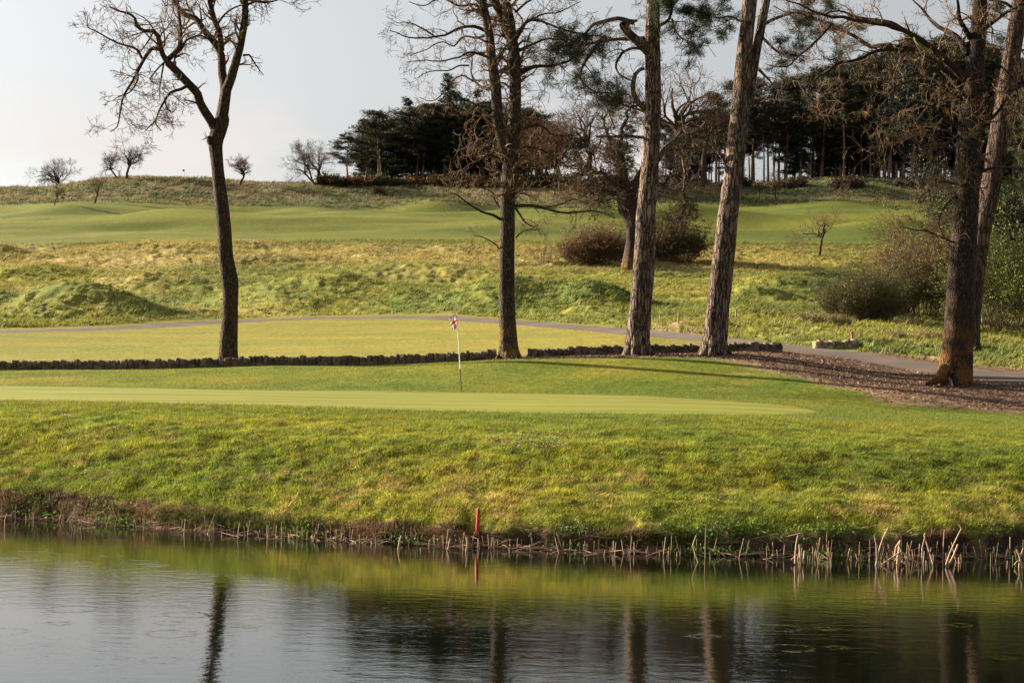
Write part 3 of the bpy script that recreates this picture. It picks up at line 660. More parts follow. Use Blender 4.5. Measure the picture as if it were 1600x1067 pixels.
for q in ((290, -15), (320, -30), (345, -40), (380, -40), (400, -20), (260, -10), (240, -10), (220, -5)):
    grow(tw, P(q[0], q[1], D1 + rng.uniform(-1.5, 1.5)), rng.normal(0, 1, 3) + np.array([0, 0, -.2]), 2.0, .02, 3, cf)
tr.add(np.array([P(331, 222, D1 - .1), P(328, 217, D1 - .15), P(324, 214, D1 - .15)]), np.array([8, 7, 2]) * D1 / F, 10)
flare(tr, base, .30, 5, .75, .5, 3)
tr.build('trunk', m_b_ash, t1, base, .05); tw.build('crown', m_twig_pale, t1, base)

# --- tree 2: oak in the middle
D2 = 56.3
base = P(795, 550, D2); base[2] = ground_z(base[0], base[1])
t2 = empty('oak_tree', base, 'bare twiggy oak with orange lichen at its foot, right of the golf flag', 'tree')
tr, tw = Tubes(), Tubes()
co = dict(curl=.7, wander=.22, up=.05, nchild=4.2, rmin=.0055, seg=.14, last=1.0, ang=(.5, 1.2))
limb(tr, tw, [(796, 556), (795, 540), (793, 500), (792, 450), (792, 400), (793, 350), (794, 300), (798, 255), (802, 215), (804, 180), (805, 130), (804, 90), (800, 62), (791, 42), (779, 14), (766, -6)],
     [17, 14.5, 13, 12, 11.7, 11.5, 12, 12, 10, 9.5, 9, 9, 8.5, 8, 7, 6.5], 0, D2, 0, 20, co, 80, (.5, 1.4), 2, t0=.42, wob=0)
limb(tr, tw, [(797, 262), (789, 235), (781, 205), (777, 180), (774, 131), (768, 90), (765, 58), (757, 17), (750, -15)], [9, 9, 8.5, 8.5, 8, 7.6, 7, 6.5, 6], 0, D2, -.8, 14, co, 40, (.5, 1.4), 2, t0=.1, wob=0)
limb(tr, tw, [(800, 66), (800, 40), (790, 0), (788, -15)], 6, 5, D2 + .3, .5, 8, co, 6, (.6, 1.4), 2)
for pix, r0, dr, sp_ in [
    ([(757, 48), (742, 42), (722, 44), (700, 53), (680, 58), (655, 60), (628, 57), (606, 48)], 3.0, -2.0, 16),
    ([(680, 58), (660, 44), (640, 36), (615, 36)], 1.5, -1, 8),
    ([(760, 55), (745, 60), (725, 58), (710, 72), (690, 66), (665, 78), (640, 88)], 2.2, 1.8, 12),
    ([(768, 92), (752, 86), (733, 82), (716, 90), (692, 97), (668, 92), (640, 96)], 2.5, -1.2, 14),
    ([(772, 140), (756, 138), (742, 128), (735, 112), (737, 92)], 3.2, 1.5, 9),
    ([(733, 103), (718, 103), (700, 112), (675, 110), (655, 120)], 1.6, .5, 9),
    ([(740, 128), (722, 118), (705, 130), (690, 150), (672, 158), (655, 152)], 1.5, .8, 9),
    ([(778, 175), (755, 168), (735, 160), (712, 150), (690, 148)], 2.2, -1, 9),
    ([(772, 160), (745, 162), (728, 175), (700, 180), (676, 172)], 1.6, 1, 8),
    ([(756, 15), (740, 8), (715, 10), (690, 0), (662, 8), (640, 2)], 2.4, -1, 10),
    ([(806, 64), (812, 52), (826, 33), (858, 38), (896, 52), (922, 55), (950, 60)], 3.0, -1.6, 16),
    ([(826, 34), (850, 22), (880, 18), (905, 5)], 1.8, -1, 8),
    ([(808, 80), (835, 68), (860, 60), (885, 62), (912, 64)], 2.4, 1.5, 9),
    ([(812, 116), (832, 106), (866, 102), (892, 92), (908, 72), (916, 60)], 3.6, -1.2, 14),
    ([(805, 20), (830, 0), (860, -5), (900, 5)], 2.0, -1, 8),
    ([(808, 205), (830, 197), (846, 197), (858, 208), (872, 213), (895, 212)], 2.6, -1, 10),
    ([(808, 232), (830, 230), (856, 240), (880, 255), (912, 268)], 2.2, .8, 8),
    ([(802, 322), (826, 321), (850, 326), (880, 334), (912, 330), (935, 333), (962, 338)], 3.2, -1.2, 13),
    ([(845, 325), (870, 322), (895, 312), (925, 322)], 1.7, .8, 6),
    ([(806, 326), (812, 335), (820, 347), (832, 354), (842, 350)], 1.9, -.4, 6),
    ([(786, 346), (770, 336), (752, 331), (735, 321), (716, 308), (702, 302)], 2.6, -1.2, 12),
    ([(784, 330), (772, 312), (768, 300), (752, 292), (735, 290)], 1.7, .7, 7),
    ([(786, 395), (772, 380), (755, 372), (740, 372)], 1.2, -.5, 7),
    ([(806, 372), (818, 360), (838, 358)], 1.2, -.5, 6),
    ([(782, 250), (765, 242), (748, 252), (730, 262), (712, 278), (700, 300)], 2.0, -.8, 14),
    ([(780, 222), (762, 215), (745, 222), (726, 232), (708, 240)], 1.8, .6, 14)]:
    limb(tr, tw, pix, r0, .6, D2, dr, 6, co, int(sp_ * .66), (.4, 1.2), 2, t0=.12, wob=.12)
flare(tr, base, .28, 7, .8, .55, 5)
tr.build('trunk', m_b_oak, t2, base, .05); tw.build('crown', m_twig_pale, t2, base)

# --- pines 3 and 4
cp = dict(curl=.5, wander=.22, up=.2, nchild=4, rmin=.008, seg=.18, last=1.0)
PINE = (.035, .048, .018)
def pine(u0, spec, stem, label, branches, blobs, seed):
    base = P(u0, 550, spec); base[2] = ground_z(base[0], base[1])
    o = empty('pine_tree', base, label, 'tree', 'big pines by the wall')
    tr, tw, tips = Tubes(), Tubes(), []
    for k, (pix, rr) in enumerate(stem[0]):
        limb(tr, tw, pix, rr, 0, spec, 0 if k == 0 else .5, 24, cp, 0, wob=0)
    for pix, r0, r1, dr, sp_, tp in branches:
        limb(tr, tw, pix, r0, r1, spec, dr, 8, cp, sp_, (.4, 1.0), 2, tips=tips if tp else None, t0=.3, wob=.10)
    for (bu, bv, bw, bh, n_) in blobs:
        for _ in range(n_):
            a = rng.normal(0, 1, 3); q = P(bu + a[0] * bw * .5, bv + a[1] * bh * .5, spec + a[2] * 1.1)
            tips.append((q, np.array([0, 0, 1.])))
            q2 = q + rng.normal(0, .25, 3) - np.array([0, 0, .1]); tw.add(np.array([q2, (q + q2) / 2 + rng.normal(0, .03, 3), q]), np.array([.012, .01, .008]), 3)
    flare(tr, base, .36, 7, .85, .8, seed)
    tr.build('trunk', m_b_pine, o, base, .09); tw.build('branches', m_twig, o, base)
    tips = [t for k_, t in enumerate(tips) if t[0][2] > 14 or rng.random() < .42]
    foliage('needles', tips, o, base, 44, .12, .085, PINE, m_needle, .05)
    return o
UPC = [(-120, 60, 180, 60, 60)]
pine(995, 56.2, ([([(994, 558), (996, 545), (997, 520), (1001, 480), (1007, 400), (1010, 340), (1014, 290), (1017, 240), (1019, 200), (1020, 150), (1020.5, 100), (1019, 62), (1021, 0), (1023, -120), (1020, -260), (1018, -380)],
      [22, 19.5, 17.8, 16.8, 16, 15, 14, 13.3, 12.8, 12.2, 11.6, 12.6, 10.4, 9, 6.5, 3])], 540),
     'straight tall pine, pinkish bark lit on its left, third trunk from left by the wall', [
      ([(1014, 82), (1003, 72), (990, 61), (979, 50), (974, 40)], 8, 6, -.8, 0, 0),
      ([(974, 44), (985, 36), (995, 33)], 6, 2, -.2, 0, 0),
      ([(990, 36), (965, 30), (935, 37), (920, 46), (905, 62), (895, 75)], 4, 1, -1.5, 12, 1),
      ([(1006, 60), (985, 62), (960, 62), (930, 68), (900, 70), (870, 75), (845, 80)], 3.6, .8, 1.8, 14, 1),
      ([(1008, 78), (990, 76), (972, 84), (964, 98), (966, 112), (975, 122), (990, 128)], 2.6, 1.3, -.8, 3, 0),
      ([(1010, 172), (998, 162), (991, 150), (990, 132), (993, 118), (1002, 110), (1008, 108)], 5, 2.5, -.6, 2, 0),
      ([(1005, 215), (980, 213), (955, 212), (933, 211)], 2.6, 1.6, -1, 2, 0),
      ([(940, 60), (922, 85), (912, 100), (905, 115), (912, 130), (930, 142), (955, 145)], 3.4, 1, .8, 10, 1),
      ([(1006, 160), (985, 168), (960, 155), (945, 150)], 2.2, .9, 1.5, 5, 1),
      ([(1028, 42), (1045, 30), (1050, 12), (1062, 0)], 3, 1, -.6, 8, 1),
      ([(1050, 30), (1055, 50), (1065, 62), (1080, 68)], 1.8, .7, -.6, 8, 1),
      ([(1026, 250), (1040, 232), (1060, 218), (1082, 208), (1100, 192)], 6, 2.5, 3.5, 5, 0),
      ([(960, 200), (952, 180), (946, 165), (940, 155), (950, 148)], 2, .8, 2.5, 5, 1)],
     [(935, 140, 95, 22, 75), (960, 55, 75, 32, 60), (870, 130, 60, 28, 30), (1075, 68, 36, 18, 30), (1050, 22, 60, 34, 45), (985, 180, 30, 26, 20), (1035, 78, 26, 24, 16), (965, 120, 60, 30, 28), (985, -200, 260, 110, 160), (1060, -330, 200, 90, 140)], 11)
pine(1116, 56.0, ([([(1114, 558), (1116, 545), (1118, 520), (1122, 480), (1131, 400), (1138, 340), (1145, 290), (1150, 240), (1153, 200), (1158, 150), (1162.5, 100), (1167, 45), (1172, 0), (1182, -120), (1190, -260), (1192, -400)],
      [22, 19.5, 18.2, 17.4, 16.4, 15.8, 15.2, 14.8, 14.5, 13.6, 12.6, 11.8, 11.6, 10, 7, 3]),
      ([(1156, 190), (1165, 160), (1171, 140), (1178, 98), (1186, 58), (1194, 17), (1199, -10), (1215, -120), (1222, -200)], [9, 9, 8.5, 8, 7.5, 7, 6.6, 5, 3])], 540),
     'leaning tall pine whose trunk splits in two near the top, by the wall', [
      ([(1135, 256), (1122, 236), (1108, 222), (1092, 214), (1078, 218), (1068, 232), (1066, 250), (1070, 272), (1068, 296)], 3.4, 1.2, -1.2, 6, 0),
      ([(1185, 108), (1196, 120), (1205, 130)], 2.5, 1.2, .6, 3, 0),
      ([(1160, 35), (1140, 26), (1125, 30), (1112, 22)], 2.0, .7, -1, 8, 1),
      ([(1190, 40), (1215, 28), (1245, 20), (1280, 30), (1310, 60)], 3.0, .8, 1, 12, 1),
      ([(1192, 60), (1215, 80), (1240, 88), (1262, 92)], 2.4, .8, -.8, 8, 1)],
     [(1130, 25, 50, 14, 28), (1240, 35, 90, 40, 60), (1205, 110, 40, 40, 25), (1300, 45, 60, 40, 30), (1150, -210, 260, 110, 170), (1220, -330, 240, 100, 160)], 13)

# --- tree 5: big oak at right, tree 6 behind it
p5 = spot(1490, 601, 40, 60); D5 = p5[1]
t5 = empty('oak_tree', p5, 'largest oak at right with orange lichen and spreading roots on the mulch bed', 'tree')
tr, tw = Tubes(), Tubes()
limb(tr, tw, [(1489, 612), (1491, 590), (1495, 555), (1499, 500), (1502, 440), (1506, 380), (1510, 320), (1513, 260), (1516, 200), (1519, 150), (1525, 90), (1530, 30), (1533, -40), (1536, -140)],
     [32, 28, 24.5, 22.5, 21.5, 20.5, 20, 19.5, 18.5, 17, 13.5, 12, 10, 6], 0, D5, 0, 26, co, 36, (.5, 1.5), 2, t0=.38, wob=0)
D5f = D5
for pix, r0, dr, sp_ in [
    ([(1512, 85), (1498, 62), (1480, 50), (1460, 38), (1440, 12), (1425, -8)], 6, 1.5, 12),
    ([(1516, 60), (1500, 30), (1496, 0), (1490, -20)], 5, -1.5, 10),
    ([(1512, 130), (1490, 105), (1470, 88), (1440, 65), (1410, 48), (1370, 38), (1330, 32), (1290, 26), (1250, 10), (1215, -6)], 6.5, -3, 40),
    ([(1440, 66), (1400, 40), (1370, 30), (1340, 28), (1310, 18), (1270, 25), (1240, 15)], 3.4, 1.5, 20),
    ([(1508, 150), (1485, 120), (1460, 98), (1425, 80), (1385, 72), (1360, 75), (1330, 55), (1300, 38), (1275, 32), (1240, 22), (1205, 8)], 6, 2.5, 40),
    ([(1412, 80), (1385, 78), (1360, 84), (1335, 95), (1310, 100), (1288, 115), (1262, 135), (1240, 145)], 3.4, -1.5, 20),
    ([(1300, 36), (1280, 60), (1255, 82), (1235, 100), (1215, 105), (1200, 100)], 2.4, -1, 14),
    ([(1512, 70), (1490, 70), (1470, 68), (1440, 72), (1415, 55)], 4, 2, 12),
    ([(1506, 190), (1490, 195), (1470, 180), (1450, 165), (1425, 160), (1400, 175), (1375, 185), (1350, 200)], 3.2, -2.5, 40),
    ([(1500, 210), (1482, 225), (1465, 240), (1450, 262), (1440, 290)], 2.6, -2, 26),
    ([(1508, 230), (1480, 205), (1440, 210), (1400, 225), (1370, 238), (1340, 262), (1325, 300)], 2.6, 1.5, 40),
    ([(1504, 160), (1470, 135), (1430, 125), (1390, 140), (1350, 155), (1310, 165), (1280, 175)], 3.0, -1.5, 46),
    ([(1505, 290), (1488, 286), (1470, 284), (1450, 298), (1436, 315)], 2.6, -1.5, 18),
    ([(1500, 300), (1480, 320), (1470, 345), (1478, 370)], 2.2, -1.5, 16),
    ([(1500, 385), (1475, 372), (1450, 362), (1425, 358), (1405, 352)], 1.8, -1, 14),
    ([(1522, 70), (1540, 45), (1565, 25), (1590, 10), (1612, 0)], 5, -2, 20),
    ([(1522, 150), (1545, 140), (1570, 150), (1600, 165)], 3.2, -1.5, 20),
    ([(1520, 190), (1550, 185), (1575, 150), (1592, 140), (1615, 138)], 3.2, -1.5, 20),
    ([(1512, 130), (1500, 160), (1505, 200), (1510, 240), (1500, 290)], 2.4, -1.2, 20),
    ([(1530, 95), (1560, 100), (1585, 130), (1592, 180), (1578, 210)], 2.2, -2.0, 22),
    ([(1518, 275), (1545, 265), (1575, 262), (1605, 265)], 3, -1.5, 10)]:
    limb(tr, tw, pix, r0, .7, D5f, dr, 7, co, int(sp_ * .52), (.4, 1.25), 2, t0=.1, wob=.12)
flare(tr, p5, .42, 8, .85, .75, 17)
for q in ([(1480, 575), (1470, 588), (1460, 594), (1448, 598)],):      # the long root to the left
    w_ = np.array([P(a, b_, D5 - .5 - .15 * i) for i, (a, b_) in enumerate(q)]); w_[:, 2] = np.maximum(ground_z(w_[:, 0], w_[:, 1]) - .03, w_[:, 2] - .03)
    s4 = spline(np.column_stack([w_, [.22, .17, .11, .05]]), .1); tr.add(s4[:, :3], s4[:, 3], 10)
tr.build('trunk', m_b_oak2, t5, p5, .05); tw.build('crown', m_twig_pale, t5, p5)

p6 = spot(1516, 553, 55, 80); D6 = p6[1]
t6 = empty('pine_tree', p6, 'leaning pine with flaking reddish bark just behind the largest oak', 'tree')
tr, tw, tips = Tubes(), Tubes(), []
limb(tr, tw, [(1513, 560), (1515, 540), (1519, 490), (1527, 420), (1537, 350), (1547, 300), (1556, 240), (1566, 180), (1576, 120), (1586, 60), (1596, 0), (1612, -120), (1620, -250)],
     [17, 15, 13.5, 13, 14, 14.5, 15, 14.5, 14, 13.5, 13, 10, 5], 0, D6, 0, 24, cp, 20, (.5, 1.4), 2, t0=.5, wob=0)
for pix, r0, dr, sp_ in [
    ([(1566, 170), (1582, 150), (1600, 138), (1625, 130)], 4, -1.5, 8), ([(1560, 230), (1580, 226), (1605, 222)], 2.5, 1, 8),
    ([(1580, 90), (1560, 75), (1545, 70), (1520, 66)], 3, 1.4, 8), ([(1590, 20), (1570, 5), (1550, 2), (1530, -12)], 3, -1, 8),
    ([(1555, 265), (1580, 262), (1612, 268)], 3, -1, 6)]:
    limb(tr, tw, pix, r0, .8, D6, dr, 7, cp, sp_, (.5, 1.3), 2, tips=tips, wob=.1)
for _ in range(160): tips.append((P(1560 + rng.normal(0, 60), -160 + rng.normal(0, 70), D6 + rng.normal(0, 2)), np.array([0, 0, 1.])))
flare(tr, p6, .34, 6, .8, .6, 19)
tr.build('trunk', m_b_pine2, t6, p6, .09); tw.build('branches', m_twig_pale, t6, p6); foliage('needles', tips, t6, p6, 20, .13, .08, PINE, m_needle, .07)

# ------------------------------------------------------------ generic bare trees further off
def bare_tree(u, v, hpx, label, name='bare_tree', seed=1, mat_t=None, mat_c=None, spread=1.0, stems=1, rscale=1.0, lean=0.0, lvl=4, dens=1.0, group=None, dmin=60, clear=.3, rmin=None, cat='tree', up=.12, wander=.24):
    global rng
    keep = rng; rng = np.random.default_rng(seed)
    b_ = spot(u, v, dmin, 262); D_ = b_[1]; Hm = hpx * D_ / F
    o = empty(name, b_, label, cat, group)
    tr, tw = Tubes(), Tubes()
    cfg = dict(curl=.5, wander=wander, up=up, nchild=4.8 * dens, rmin=rmin or .17 * D_ / F, seg=Hm / 26, last=1.5, ang=(.4, 1.0), ratio=(.5, .78))
    for s in range(stems):
        a = rng.uniform(0, 6.28); ln = lean + (rng.normal(0, .35) if stems > 1 else rng.normal(0, .06)) * spread
        h1 = Hm * clear * (rng.uniform(.8, 1.2)); r = Hm * .028 * rscale / (stems ** .4)
        q = [b_ - np.array([0, 0, .3])]; d = unit([ln, rng.normal(0, .12), 1])
        for i in range(6): d = unit(d + rng.normal(0, .10, 3)); q.append(q[-1] + d * h1 / 5)
        rad = np.array([1.5, 1.15, 1, .95, .92, .9, .88]) * r
        s4 = spline(np.column_stack([np.array(q), rad]), Hm / 30); tr.add(s4[:, :3], s4[:, 3], 8)
        top = q[-1]; k = int(rng.integers(5, 7)) if stems == 1 else 3
        for j in range(k):
            az = 2 * math.pi * (j + rng.uniform(-.25, .25)) / k; el = rng.uniform(.45, 1.2) if j else 1.45
            dd = np.array([math.cos(az) * math.cos(el) * spread, math.sin(az) * math.cos(el) * spread, math.sin(el)]) + d * .35
            L_ = Hm * (1 - clear) * rng.uniform(.50, .70); rr = r * rng.uniform(.5, .75)
            grow(tw if rr < .02 else tr, top, dd, L_ * .75, rr, 0, dict(cfg, wander=wander * .8, rmin=rr * .35))
            # recursive crown from a parallel limb
            grow(tw, top, dd + rng.normal(0, .1, 3), L_ * .95, rr * .8, lvl - 1, cfg)
    tr.build('trunk', mat_t or m_twig_dark, o, b_); tw.build('crown', mat_c or m_twig_dark, o, b_)
    rng = keep
    return o
bare_tree(94, 289, 76, 'narrow upright bare tree on the hilltop, leftmost on the skyline', seed=24, dens=1.12, rmin=.0095, mat_c=m_twig, spread=.35, up=.35, clear=.12, dmin=235)
bare_tree(186, 280, 50, 'bare tree leaning left on the hilltop, left one of a close pair', seed=5, dens=1.12, rmin=.0095, mat_c=m_twig, spread=.8, lean=-.75, clear=.35, dmin=235, wander=.3)
bare_tree(197, 280, 72, 'round headed bare tree on the hilltop, right one of a close pair', seed=9, dens=1.12, rmin=.0095, mat_c=m_twig, spread=1.0, clear=.25, dmin=235, wander=.3)
bare_tree(375, 289, 62, 'round bare tree on the skyline just right of the tall bent tree', seed=31, dens=1.12, rmin=.0095, mat_c=m_twig, spread=1.0, clear=.22, dmin=235, wander=.3)
bare_tree(498, 291, 92, 'wide many stemmed bare tree at the left end of the hilltop wood', seed=14, dens=1.12, rmin=.0095, mat_c=m_twig, spread=1.5, stems=4, lean=-.35, clear=.3, dmin=235, wander=.28)
bare_tree(878, 291, 150, 'broad bare oak with reddish twigs on the skyline right of the central oak', seed=41, mat_c=m_twig_red, spread=1.15, clear=.3, dmin=235, dens=1.1)
bare_tree(842, 291, 128, 'reddish bare tree right behind the central oak trunk', seed=43, mat_c=m_twig_red, spread=.9, clear=.25, dmin=235, dens=1.2)
bare_tree(925, 291, 170, 'tall thin bare tree on the skyline between the central oak and the straight pine', seed=47, mat_c=m_twig, spread=.8, clear=.25, dmin=235)
bare_tree(1062, 291, 215, 'tall bare round crowned tree seen between the two big pines', seed=53, mat_c=m_twig_red, spread=.75, clear=.38, dmin=235, dens=1.1)
bare_tree(1100, 291, 150, 'bare tree at the wood edge close left of the leaning pine', seed=57, mat_c=m_twig, spread=.9, clear=.35, dmin=235)
bare_tree(85, 321, 42, 'small bare sapling below the hilltop, leftmost of two', 'sapling', 61, mat_c=m_twig, spread=.7, clear=.3, dmin=200, lvl=3, rscale=.7)
bare_tree(147, 318, 62, 'small bare sapling below the hilltop, right of the two', 'sapling', 63, mat_c=m_twig, spread=.9, clear=.3, dmin=200, lvl=3, rscale=.7)
bare_tree(1279, 401, 92, 'young bare tree with pale spreading branches standing alone on the slope', 'young_tree', 67, mat_t=m_twig, mat_c=m_twig_pale, spread=1.1, clear=.28, dmin=120, lvl=3, rscale=.9, up=.1, dens=1.2)
bare_tree(1213, 314, 52, 'small rusty sapling on the green slope left of the lone young tree', 'sapling', 69, mat_c=m_twig_red, spread=1, clear=.3, dmin=200, lvl=3, rscale=.8)
bare_tree(1186, 312, 40, 'small rusty sapling right beside the leaning pine trunk', 'sapling', 71, mat_c=m_twig_red, spread=1, clear=.3, dmin=200, lvl=3, rscale=.8)
bare_tree(1112, 318, 44, 'small rusty sapling between the two big pines', 'sapling', 73, mat_c=m_twig_red, spread=1, clear=.3, dmin=200, lvl=3, rscale=.8)
bare_tree(297, 419, 28, 'tiny sapling in the rough grass left of the bent bare tree', 'sapling', 75, mat_c=m_twig, spread=.7, clear=.4, dmin=120, lvl=2, rscale=.7)
bare_tree(336, 409, 22, 'tiny sapling almost touching the bent bare tree', 'sapling', 77, mat_c=m_twig, spread=.7, clear=.3, dmin=120, lvl=2, rscale=.7)
# old gnarled oak behind the straight pine
po = spot(983, 422, 90, 200); DO = po[1]
to = empty('oak_tree', po, 'old gnarled oak with a thick twisted trunk standing behind the straight pine', 'tree')
tr, tw = Tubes(), Tubes()
cg = dict(curl=.6, wander=.34, up=.0, nchild=5, rmin=.016, seg=.4, last=1.4, ang=(.5, 1.2))
limb(tr, tw, [(982, 430), (984, 412), (989, 380), (988, 350), (980, 325), (975, 300), (972, 270), (968, 235)], [16, 12, 11.5, 12, 13, 11, 9, 6], 0, DO, 0, 16, cg, 40, (1.0, 2.8), 2, t0=.5, wob=.2)
for pix, r0, dr, sp_ in [([(980, 322), (970, 300), (955, 280), (935, 270), (915, 258)], 6, -2, 50), ([(978, 310), (960, 302), (935, 300), (910, 305)], 4, 2, 34), ([(974, 280), (962, 250), (950, 215), (945, 185), (958, 165)], 5, 1, 26),
                         ([(988, 330), (1005, 300), (1030, 290), (1055, 275), (1075, 285)], 5, 2, 44), ([(985, 320), (1000, 270), (1030, 240), (1060, 232), (1095, 240)], 5, -2, 46),
                         ([(1055, 275), (1070, 300), (1068, 330), (1060, 350)], 2.5, -1, 24), ([(968, 240), (975, 190), (990, 160)], 4, 1, 14), ([(935, 270), (900, 275), (870, 285)], 3, -1, 26)]:
    limb(tr, tw, pix, r0, 1.2, DO, dr, 7, cg, int(sp_ * .6), (.9, 2.6), 2, t0=.15, wob=.3)
tr.build('trunk', m_b_oak, to, po, .12); tw.build('crown', m_twig, to, po)

# ------------------------------------------------------------ the wood on the hilltop
def conifer_proto(kind, seed):
    g_ = np.random.default_rng(seed); tr = Tubes(); br = Tubes(); tips = []
    Hh = 18.0; q = []; p = np.array([0, 0, -.6]); d = np.array([g_.normal(0, .02), g_.normal(0, .02), 1.])
    for i in range(12):
        q.append(p.copy()); d = unit(d + g_.normal(0, .02, 3)); p = p + d * (Hh + .6) / 11
    q = np.array(q); rad = np.linspace(.24, .03, 12); tr.add(q, rad, 7)
    at = lambda t: np.array([np.interp(t, np.linspace(0, 1, 12), q[:, i]) for i in range(3)])
    if kind == 'spruce':
        for k in range(120):
            t = g_.uniform(.22, .99); a = g_.uniform(0, 6.28); L_ = (3.2 * (1.02 - t) ** .8 + .25) * g_.uniform(.7, 1.15)
            p0 = at(t); dr = np.array([math.cos(a), math.sin(a), -.12 + .5 * t * .3]); e = p0 + dr * L_; mid = (p0 + e) / 2 + [0, 0, -.1]
            br.add(np.array([p0, mid, e]), np.array([.035, .025, .012]), 3)
            for s in np.linspace(.2, 1, max(2, int(L_ / .35))): tips.append((p0 + (e - p0) * s + g_.normal(0, .12, 3), d))
    else:
        lo = .50 if kind == 'pine' else .34
        for k in range(34 if kind == 'pine' else 44):
            t = lo + (1 - lo) * g_.random() ** .8; a = g_.uniform(0, 6.28); prof = math.sin(min(1, (1.04 - t) / (1 - lo) * .9 + .18) * math.pi * .62)
            L_ = (2.6 if kind == 'pine' else 3.2) * prof * g_.uniform(.45, 1.25)
            p0 = at(t); e = p0 + np.array([math.cos(a) * L_, math.sin(a) * L_, L_ * g_.uniform(.05, .6)]); mid = (p0 + e) / 2 + g_.normal(0, .15, 3)
            br.add(np.array([p0, mid, e]), np.array([.05, .035, .015]), 3)
            for _ in range(int(5 + 5 * g_.random())):
                s = g_.uniform(.45, 1.05); c0 = p0 + (e - p0) * s + g_.normal(0, .42, 3) * [1, 1, .5]; tips.append((c0, d))
        for k in range(14):     # dead stubs low on the trunk
            t = g_.uniform(.15, lo); a = g_.uniform(0, 6.28); L_ = g_.uniform(.4, 1.6); p0 = at(t)
            e = p0 + np.array([math.cos(a) * L_, math.sin(a) * L_, g_.uniform(-.2, .3)]); br.add(np.array([p0, (p0 + e) / 2, e]), np.array([.025, .02, .01]), 3)
    global rng
    kp = rng; rng = g_
    colr = {'spruce': (.016, .026, .016), 'pine': (.036, .034, .016), 'wide': (.032, .034, .015)}[kind]
    nV, nC = needles(tips, 16 if kind == 'spruce' else 26, .42, .20 if kind == 'spruce' else .30, colr, .16, .35)
    rng = kp
    V, F_ = tr.arrays((0, 0, 0)); mt = mesh_np('trunk', V, F_, mats=[m_ctrunk])
    V, F_ = br.arrays((0, 0, 0)); mbr = mesh_np('branches', V, F_, mats=[m_twig_dark])
    mf_ = mesh_np('needles', nV, tris=np.arange(len(nV)).reshape(-1, 3), col=nC, smooth=False, mats=[m_needle])
    return mt, mbr, mf_
m_ctrunk = mat_plain('conifer_trunk', (.19, .125, .095), .9, .1, .4, 2)
protos = {'spruce': [conifer_proto('spruce', s) for s in (1, 2, 3)], 'pine': [conifer_proto('pine', s) for s in (4, 5, 6, 7)], 'wide': [conifer_proto('wide', s) for s in (8, 9, 10)]}
def conifer(u, d, ytop, kind, label, group, i):
    x = (float(level(u, 280)[0])) * d / F; z = float(ground_z(x, d)); ztop = P(u, ytop, d)[2]; sc = (ztop - z) / 18.0
    name = {'spruce': 'spruce_tree', 'pine': 'pine_tree', 'wide': 'pine_tree'}[kind]
    o = empty(name, (x, d, z), label, 'tree', group)
    w = {'spruce': 1.15, 'pine': 1.0, 'wide': 1.5}[kind] * random.uniform(.85, 1.15) * (1.25 if u < 900 else 1.0)
    o.scale = (sc * w, sc * w, sc); o.rotation_euler = (0, 0, random.uniform(0, 6.28))
    ms = protos[kind][i % len(protos[kind])]
    for nm, me in zip(('trunk', 'branches', 'needles'), ms): link(nm, me, o)
named = [(592, 256, 176, 'wide', 'round topped dark pine at the left end of the hilltop wood'),
         (545, 256, 212, 'wide', 'low dark pine leaning out beside the wide bare tree'),
         (630, 258, 152, 'spruce', 'pointed dark spruce second from the left in the hilltop wood'),
         (660, 257, 166, 'pine', 'dark pine between the two pointed spruces in the hilltop wood'),
         (694, 258, 112, 'spruce', 'tallest pointed spruce left of the central oak'),
         (738, 258, 140, 'spruce', 'pointed spruce close left of the central oak crown'),
         (1425, 250, 62, 'spruce', 'very dark tall spruce filling the gap left of the largest oak'),
         (1388, 252, 70, 'spruce', 'tall dark spruce with a sharp tip, second left of the largest oak')]
i = 0
for u, d, yt, k, lab in named: conifer(u, d, yt, k, lab, 'trees of the hilltop wood', i); i += 1
topL = lambda u: np.interp(u, [540, 580, 640, 700, 760, 820, 860], [225, 195, 172, 152, 150, 165, 185])
for u_, y_ in ((806, 205), (822, 196), (838, 190), (852, 200), (866, 214), (905, 222), (952, 215), (972, 200), (1040, 190)): conifer(u_, 262 + (u_ % 7), y_, 'pine', 'slim pine showing its bare reddish trunk in the gap right of the central oak', 'slim pines in the gap of the wood', i); i += 1
topR = lambda u: np.interp(u, [1050, 1130, 1200, 1260, 1300, 1340, 1400, 1470, 1520, 1640], [190, 150, 122, 125, 105, 92, 76, 66, 85, 100])
for d in (259, 264, 270, 276):
    for u in np.arange(572 + (d % 7), 860, 17):
        uu = u + random.uniform(-9, 9); conifer(uu, d + random.uniform(-1.5, 2), topL(uu) + random.uniform(0, 44), random.choice(['wide', 'pine', 'wide', 'spruce']), 'dark conifer in the crowded left part of the hilltop wood behind the central oak', 'conifers in the left part of the wood', i); i += 1
for d in (258, 265, 272, 280):
    for u in np.arange(1048 + (d % 9), 1650, 18):
        uu = u + random.uniform(-7, 7)
        if d >= 272 and uu < 1400 and random.random() < .15: continue
        kk = random.choice(['pine', 'pine', 'pine', 'spruce']) if uu < 1500 else random.choice(['pine', 'wide', 'spruce'])
        conifer(uu, d + random.uniform(-2, 3), topR(uu) + random.uniform(-12, 62), kk, 'dark pointed spruce in the wood behind the leaning pine and largest oak' if kk == 'spruce' else 'slender bare trunked pine in the dark wood behind the leaning pine and largest oak', 'conifers in the right part of the wood', i); i += 1

